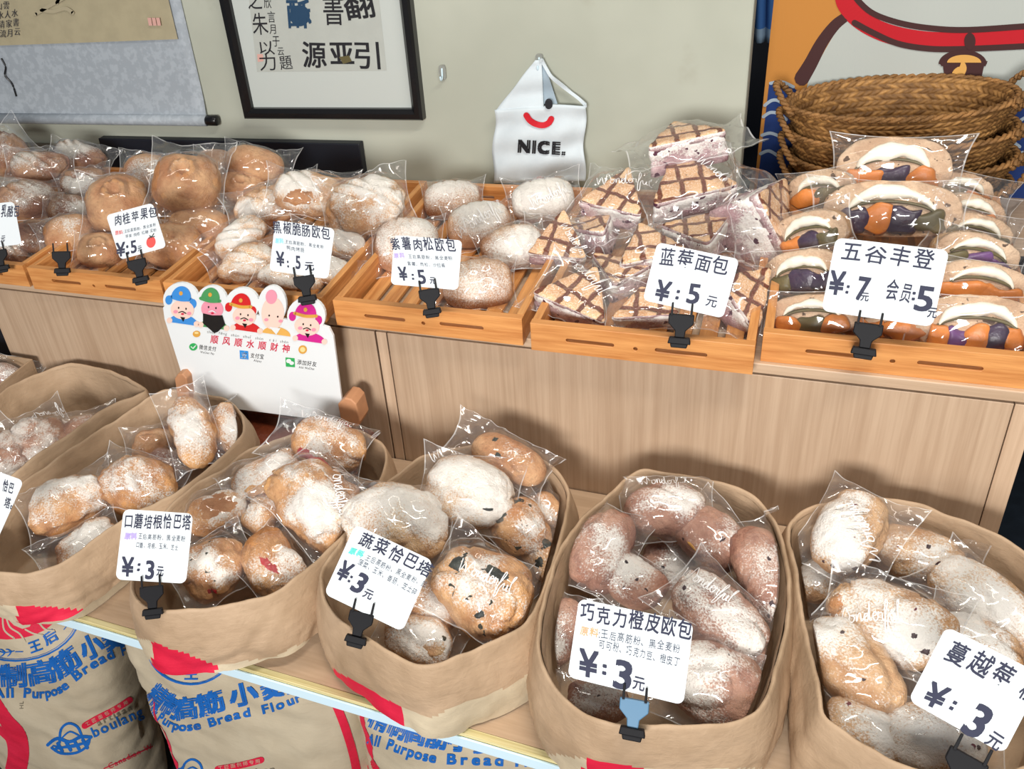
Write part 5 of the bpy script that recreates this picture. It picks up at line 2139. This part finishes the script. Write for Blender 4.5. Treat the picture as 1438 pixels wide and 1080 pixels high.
price_card([(544.5, 332), (642, 336.5), (650, 408.5), (558, 397.5)], a, [('紫薯肉松欧包', (549, 351), (642, 354), 18, 0, .014), ('原料', (553, 362.5), (569, 363), 7.5, 3, .03), (ING, (573, 363), (636, 366), 6, 1, 0), ('紫薯、肉松、沙拉酱', (572, 373), (626, 376), 6, 1, 0),
           ('¥', (561, 394), (576, 394.5), 20, 0, .022), (':', (578, 392), (583, 392), 12, 0, .03), ('5', (586, 398), (602, 398), 22, 0, .02), ('元', (603, 399), (613, 399), 10, 0, .02)], 'price card with purple highlight in the round bun tray')
card_clip((607, 437), (600, 392), a, 'black clip in the middle of the round bun tray front')
a = rail(955, 474, 4)
price_card([(921, 341), (1037, 362.5), (1016.5, 448.5), (905, 420.5)], a, [('蓝莓面包', (923, 371), (1021, 388), 25, 0, .010), ('¥', (917, 421), (941, 425), 30, 0, .022), (':', (947, 419), (955, 420), 20, 0, .03), ('5', (960, 424), (985, 428), 28, 0, .02), ('元', (989, 429), (1006, 432), 17, 0, .012)], 'white price card slanting in the blueberry wedge tray')
card_clip((954, 478), (959, 425), a, 'black clip at the front of the blueberry wedge tray')
a = rail(1214, 490, 5)
price_card([(1174, 334), (1333, 351), (1309.5, 459.5), (1153.5, 436)], a, [('五谷丰登', (1177, 365), (1311, 380), 26, 0, .010), ('¥', (1161, 411), (1188, 415), 33, 0, .022), (':', (1186, 411), (1193, 412), 17, 0, .03), ('7', (1197, 420), (1221, 423), 33, 0, .02), ('元', (1207, 422), (1220, 424), 12, 0, .02),
           ('会员', (1241, 420), (1279, 425), 28, 0, .010), (':', (1279, 420), (1287, 421), 17, 0, .03), ('5', (1280, 434), (1312, 438), 36, 0, .02), ('元', (1300, 445), (1316, 447), 16, 0, .02)], 'biggest price card with member price in the sandwich tray')
card_clip((1213, 493), (1224, 437), a, 'black clip at the front of the sandwich tray')
a = rimp(-30, 800)
price_card([(-66, 641), (22.5, 672.5), (7.5, 761), (-84, 730)], a, [('恰巴', (2, 689), (18, 694), 16, 0, .012), ('塔。', (4, 713), (22, 718), 16, 0, .012)], 'price card cut off by the picture edge, standing at the floured ciabatta sack')
a = rimp(216, 856)
price_card([(171.5, 716.5), (271, 719.5), (261.5, 821.5), (164.5, 812)], a, [('口蘑培根恰巴塔', (173, 741.5), (268, 744), 20, 0, .012), ('原料', (174, 757), (192, 758), 9, 3, .04), (ING, (193, 757), (260, 761), 8, 1, 0), ('口蘑、培根、玉米、芝士', (190, 769), (250, 773), 8, 1, 0),
           ('¥', (170, 807), (190, 809), 29, 0, .022), (':', (191, 802), (198, 802), 15, 0, .03), ('3', (201, 812), (219, 813), 27, 0, .02), ('元', (218, 809), (230, 810), 14, 0, .02)], 'upright price card with purple highlight at the bacon ciabatta sack')
card_clip((215, 859), (212, 807), a, 'black clip on the folded rim of the bacon ciabatta sack')
a = rimp(503, 890)
price_card([(502, 740), (614.5, 789), (559, 886), (452, 830)], a, [('蔬菜恰巴塔', (500, 763), (602, 812), 20, 0, .014), ('原料', (488, 777), (508, 784), 10, 4, .05), (ING + '、盐', (511, 786), (597, 826), 9, 1, 0), ('菠菜、玉米、香肠、芝士碎', (501, 792), (583, 837), 9, 1, 0),
           ('¥', (468, 811), (487, 820), 28, 0, .022), (':', (486, 815), (494, 819), 14, 0, .03), ('3', (488, 827), (508, 836), 28, 0, .03), ('元', (507, 837), (521, 844), 14, 0, .02)], 'tilted price card with green highlight at the vegetable sack')
card_clip((500, 898), (513, 843), a, 'black clip on the rim of the vegetable sack under the tilted card')
a = rimp(890, 1016)
price_card([(811, 841.5), (973.5, 873), (960, 992), (799.5, 949.5)], a, [('巧克力橙皮欧包', (813, 870), (971, 900), 26, 0, .014), ('原料', (813, 891), (840, 896), 13, 5, .015), (':' + ING, (840, 896), (955, 918), 13, 1, 0), ('可可粉、巧克力豆、橙皮丁', (840, 910), (954, 937), 13, 1, 0),
           ('¥', (812, 948), (842, 956), 38, 0, .022), (':', (844, 946), (854, 949), 22, 0, .03), ('3', (855, 962), (892, 970), 38, 0, .025), ('元', (886, 967), (906, 972), 20, 0, .015)], 'large price card with orange heading at the chocolate loaf sack')
card_clip((888, 1027), (893, 962), a, 'black and blue clip on the rim of the chocolate loaf sack', blue=True)
a = rimp(1365, 1090)
price_card([(1334, 882), (1471, 952), (1405, 1056), (1270.5, 981)], a, [('蔓越莓', (1321, 924), (1413, 972), 33, 0, .012), ('核', (1424, 978), (1452, 993), 30, 0, .012), ('¥', (1292, 984), (1326, 1001), 36, 0, .022), (':', (1326, 992), (1345, 1001), 20, 0, .04), ('3', (1343, 1024), (1378, 1042), 46, 0, .025), ('元', (1378, 1043), (1402, 1057), 24, 0, .015)], 'slanted price card at the cranberry loaf sack by the dark gap')
card_clip((1338, 1108), (1372, 1040), a, 'black clip on the rim of the cranberry loaf sack')


# ------------------------------------------------------------------ payment sign on its rattan base
def pay_sign():
    y = 1.010
    base = on_y(375, 588, y)
    t = empty('payment_sign', base)
    tag(t, 'white acrylic payment sign with five cartoon heads in front of the cabinet', 'sign')

    def fn(px, py, lift=0.0):
        return on_y(px, py, y - lift) - base
    names = ['sign_white', 'face', 'blue', 'green', 'red', 'tan', 'magenta', 'black', 'pink', 'crimson', 'pay_green', 'pay_blue', 'gold', 'yellow']
    col = [(226, 230, 232), (240, 206, 192), (60, 140, 216), (74, 150, 92), (206, 34, 38), (226, 172, 86), (206, 40, 140), (24, 24, 26), (232, 150, 170), (206, 40, 74), (46, 170, 90), (40, 140, 220), (216, 160, 70), (240, 214, 150)]
    ms = [plain('sign_' + a, srgb(*c), .35, .45) for a, c in zip(names, col)]
    I = {a: i for i, a in enumerate(names)}
    mb = MB()

    def prism(pts, th=.004, lf=0.0):
        n = len(pts)
        mb.add([fn(p[0], p[1], lf) for p in pts] + [fn(p[0], p[1], 0) + V((0, th, 0)) for p in pts], [tuple(reversed(range(n))), tuple(range(n, 2 * n))] + [(i, (i + 1) % n, (i + 1) % n + n, i + n) for i in range(n)], 0)
    ell = lambda cx, cy, rx, ry: [(cx + rx * math.cos(R(a)), cy + ry * math.sin(R(a))) for a in range(0, 360, 15)]
    prism([(268, 566), (231, 448), (229, 432), (236, 424), (450, 456), (462, 460), (468, 472), (484, 594)])
    for i, c in enumerate(((254, 421, 25, 24), (297, 424, 22, 23), (340, 428, 24, 24), (382, 429, 20, 28), (430, 444, 27, 26))):
        prism(ell(*c), .0043 + .0001 * i, .0001 + .00008 * i)
    mb.build('board', ms, t)
    D = lambda c, rx, ry, n, l=.0006, **k: disc(mb, fn, c, rx, ry, I[n], l, **k)
    mb = MB()

    def head(c, hat, hatc, robe, robec, beard, ears, s=1.0, skin='face'):
        D((robe[0], robe[1] + 6), 21 * s, 13, robec, .0006, rot=8, a0=180, a1=360)
        D((robe[0] - 19 * s, robe[1] + 1), 4, 4, 'face', .0009)
        D((robe[0] + 19 * s, robe[1] + 6), 4, 4, 'face', .0009)
        if ears:
            for sx in (-1, 1):
                D((hat[0] + sx * 17 * s, hat[1] + 11 + sx * 2.6), 5, 6.5, hatc, .0007)
        D(c, 16.5 * s, 13.5, skin, .0010, rot=8)
        D((hat[0], hat[1] + 6), 14 * s, 17, hatc, .0013, rot=8, a0=180, a1=360)
        stroke(mb, fn, [(hat[0] - 14 * s, hat[1] + 4), (hat[0], hat[1] + 8), (hat[0] + 14 * s, hat[1] + 8)], 4.5, I['gold' if hatc in ('red', 'magenta') else hatc], lift=.0016)
        D((hat[0], hat[1] - 1), 2.6, 3, 'gold', .0017)
        for sx in (-1, 1):
            D((c[0] + sx * 5.2, c[1] - 2 + sx * .7), 1.1, 1.5, 'black', .0014)
            D((c[0] + sx * 9.5, c[1] + 4 + sx * 1.2), 3.2, 2.4, 'pink', .0013)
        stroke(mb, fn, [(c[0] - 5, c[1] + 4), (c[0], c[1] + 2.6), (c[0] + 5, c[1] + 5.2)], 1.4, I['black' if beard == 'black' else 'sign_white'], lift=.0015)
        D((c[0] + .3, c[1] + 6), 2.2, 1.4, 'crimson', .0015)
        if beard == 'black':
            poly(mb, fn, [(c[0] - 3, c[1] + 10), (c[0] + 4, c[1] + 11), (c[0] + 1.2, c[1] + 17)], I['black'], .0015)
    head((256, 435), (254, 413), 'blue', (257, 449), 'blue', 'black', True)
    head((298, 434), (295, 415), 'green', (300, 455), 'green', None, False, .95, 'pink')
    poly(mb, fn, [(285, 440), (298, 443), (312, 443), (316, 456), (306, 466), (301, 468), (294, 462), (285, 454)], I['black'], .0016)
    head((343, 444), (338, 423), 'red', (346, 459), 'red', 'black', True)
    D((388, 470), 20, 11, 'tan', .0006, rot=8, a0=180, a1=360)
    D((383, 440), 16, 23, 'face', .0010)
    D((381, 417), 8, 10, 'pink', .0013)
    for sx in (-1, 1):
        D((384 + sx * 6, 444 + sx * .8), 1.2, 1.4, 'black', .0014)
        D((384 + sx * 10, 450 + sx * 1), 3, 2.2, 'pink', .0013)
    poly(mb, fn, [(378, 459), (394, 461), (388, 470)], I['sign_white'], .0015)
    head((431, 458), (429, 436), 'magenta', (435, 474), 'magenta', 'black', True, 1.08)
    mb.build('cartoon_heads', ms, t)
    mb = MB()
    lay(mb, fn, '顺风顺水顺财神', (292, 481.5), (409.5, 496.5), 11.5, I['crimson'], .02, fill=.72)
    for s, p in (('shùn', (290.5, 467.5)), ('fēng', (307, 469.5)), ('shùn', (324, 472)), ('shuǐ', (341, 474)), ('shùn', (358, 476.3)), ('cái', (377, 478.7)), ('shén', (393, 481))):
        lay(mb, fn, s, p, (p[0] + 12, p[1] + 1.5), 4, I['crimson'])
    D((276, 469), 5.4, 4.6, 'gold')
    D((276, 467.5), 3, 1.6, 'yellow', .0009)
    D((425, 491), 6, 6, 'gold')
    D((425, 491), 3.6, 3.6, 'yellow', .0009)
    D((271.4, 487.2), 5.8, 5.2, 'pay_green')
    stroke(mb, fn, [(268.5, 487), (271, 489.5), (275, 485)], 1.5, 0, n=1, lift=.0009)
    rr = lambda cx, cy, s: [(cx - s, cy - s), (cx + s, cy - s + 1.2), (cx + s + .6, cy + s + 1), (cx - s + .6, cy + s)]
    poly(mb, fn, rr(342.4, 498, 6), I['pay_blue'], .0006)
    lay(mb, lambda x, yy, l=0: fn(x, yy, .0009), '支', (337.5, 503), (347.5, 504), 9, 0, .01)
    poly(mb, fn, rr(407.2, 508.4, 6.4), I['pay_green'], .0006)
    D((405.4, 507), 3.6, 3, 'sign_white', .0009)
    D((409.6, 510), 3.2, 2.6, 'sign_white', .0011)
    for s, p, q, h in (('微信支付', (279, 490.5), (303.5, 493.8), 6.6), ('WeChat Pay', (281, 495.6), (301, 498.4), 3), ('支付宝', (351, 502.4), (370.5, 504.8), 7), ('Alipay', (356, 507.4), (367.5, 509), 3),
                       ('添加好友', (416.5, 511.8), (444.5, 515.4), 7), ('Add WeChat', (419.5, 517), (441.5, 519.8), 3.2)):
        lay(mb, fn, s, p, q, h, I['black'], .01)
    mb.build('lettering', ms, t)
    for pts in ([(245, 532), (249, 526), (256, 525), (262, 532), (270, 585), (252, 580)], [(474, 568), (484, 559), (493, 561), (500, 568), (506, 592), (503, 600), (480, 597)]):
        mb = MB()
        n = len(pts)
        mb.add([fn(p[0], p[1], .016) for p in pts] + [fn(p[0], p[1], .016) + V((0, .034, 0)) for p in pts], [tuple(reversed(range(n))), tuple(range(n, 2 * n))] + [(i, (i + 1) % n, (i + 1) % n + n, i + n) for i in range(n)])
        mb.build('wooden_foot', M['feet_wood'], t, bevel=.002)
    # rattan base
    a, b = on_y(252, 580, y), on_y(500, 604, y)
    z1 = min(a.z, b.z) - .002
    k = int((z1 - ZS) / .0085)
    t2 = empty('rattan_tray', (on_y(375, 590, y).x, y + .0, ZS))
    tag(t2, 'reddish rattan tray under the payment sign', 'tray')
    x0, x1 = a.x - .01 - t2.location.x, b.x + .02 - t2.location.x
    mb = MB()
    for i in range(k):
        z = .0045 + .0085 * i
        pts = []
        for (cx, cy, a0) in ((x1 - .02, .028, 0), (x0 + .02, .028, 90), (x0 + .02, -.040, 180), (x1 - .02, -.040, 270)):
            for j in range(6):
                an = R(a0 + 18 * j)
                pts.append(V((cx + .012 * math.cos(an), cy + .012 * math.sin(an), z)))
        mb.tube(resample(pts, 120), .0048, 6, closed=True)
    mb.box((x0, -.045, z1 - ZS - .006), (x1, .034, z1 - ZS - .001))
    mb.build('woven_side', M['rattan'], t2, True)


pay_sign()


def carton():
    p = on_y(43, 506, 1.035)
    w, d, h = .20, .12, p.z - ZS
    t = empty('cardboard_box', (p.x - w, 1.040 - d, ZS))
    tag(t, 'open brown cardboard box at the shelf end behind the mauve roll sack', 'box')
    mb = MB()
    th = .004
    for lo, hi in (((0, 0, 0), (w, th, h)), ((0, d - th, 0), (w, d, h)), ((0, th, 0), (th, d - th, h)), ((w - th, th, 0), (w, d - th, h)), ((th, th, 0), (w - th, d - th, th))):
        mb.box(lo, hi)
    mb.build('carton', M['kraft'], t, bevel=.0008)
    loaf('bagged_roll', 8, 532, p.z - .03, 70, 44, 10, 'dark roll in a glossy bag inside the cardboard box', None, mat='choc', part='roll', ext=(1.2, 1.3, 1.2, 1.5))


carton()
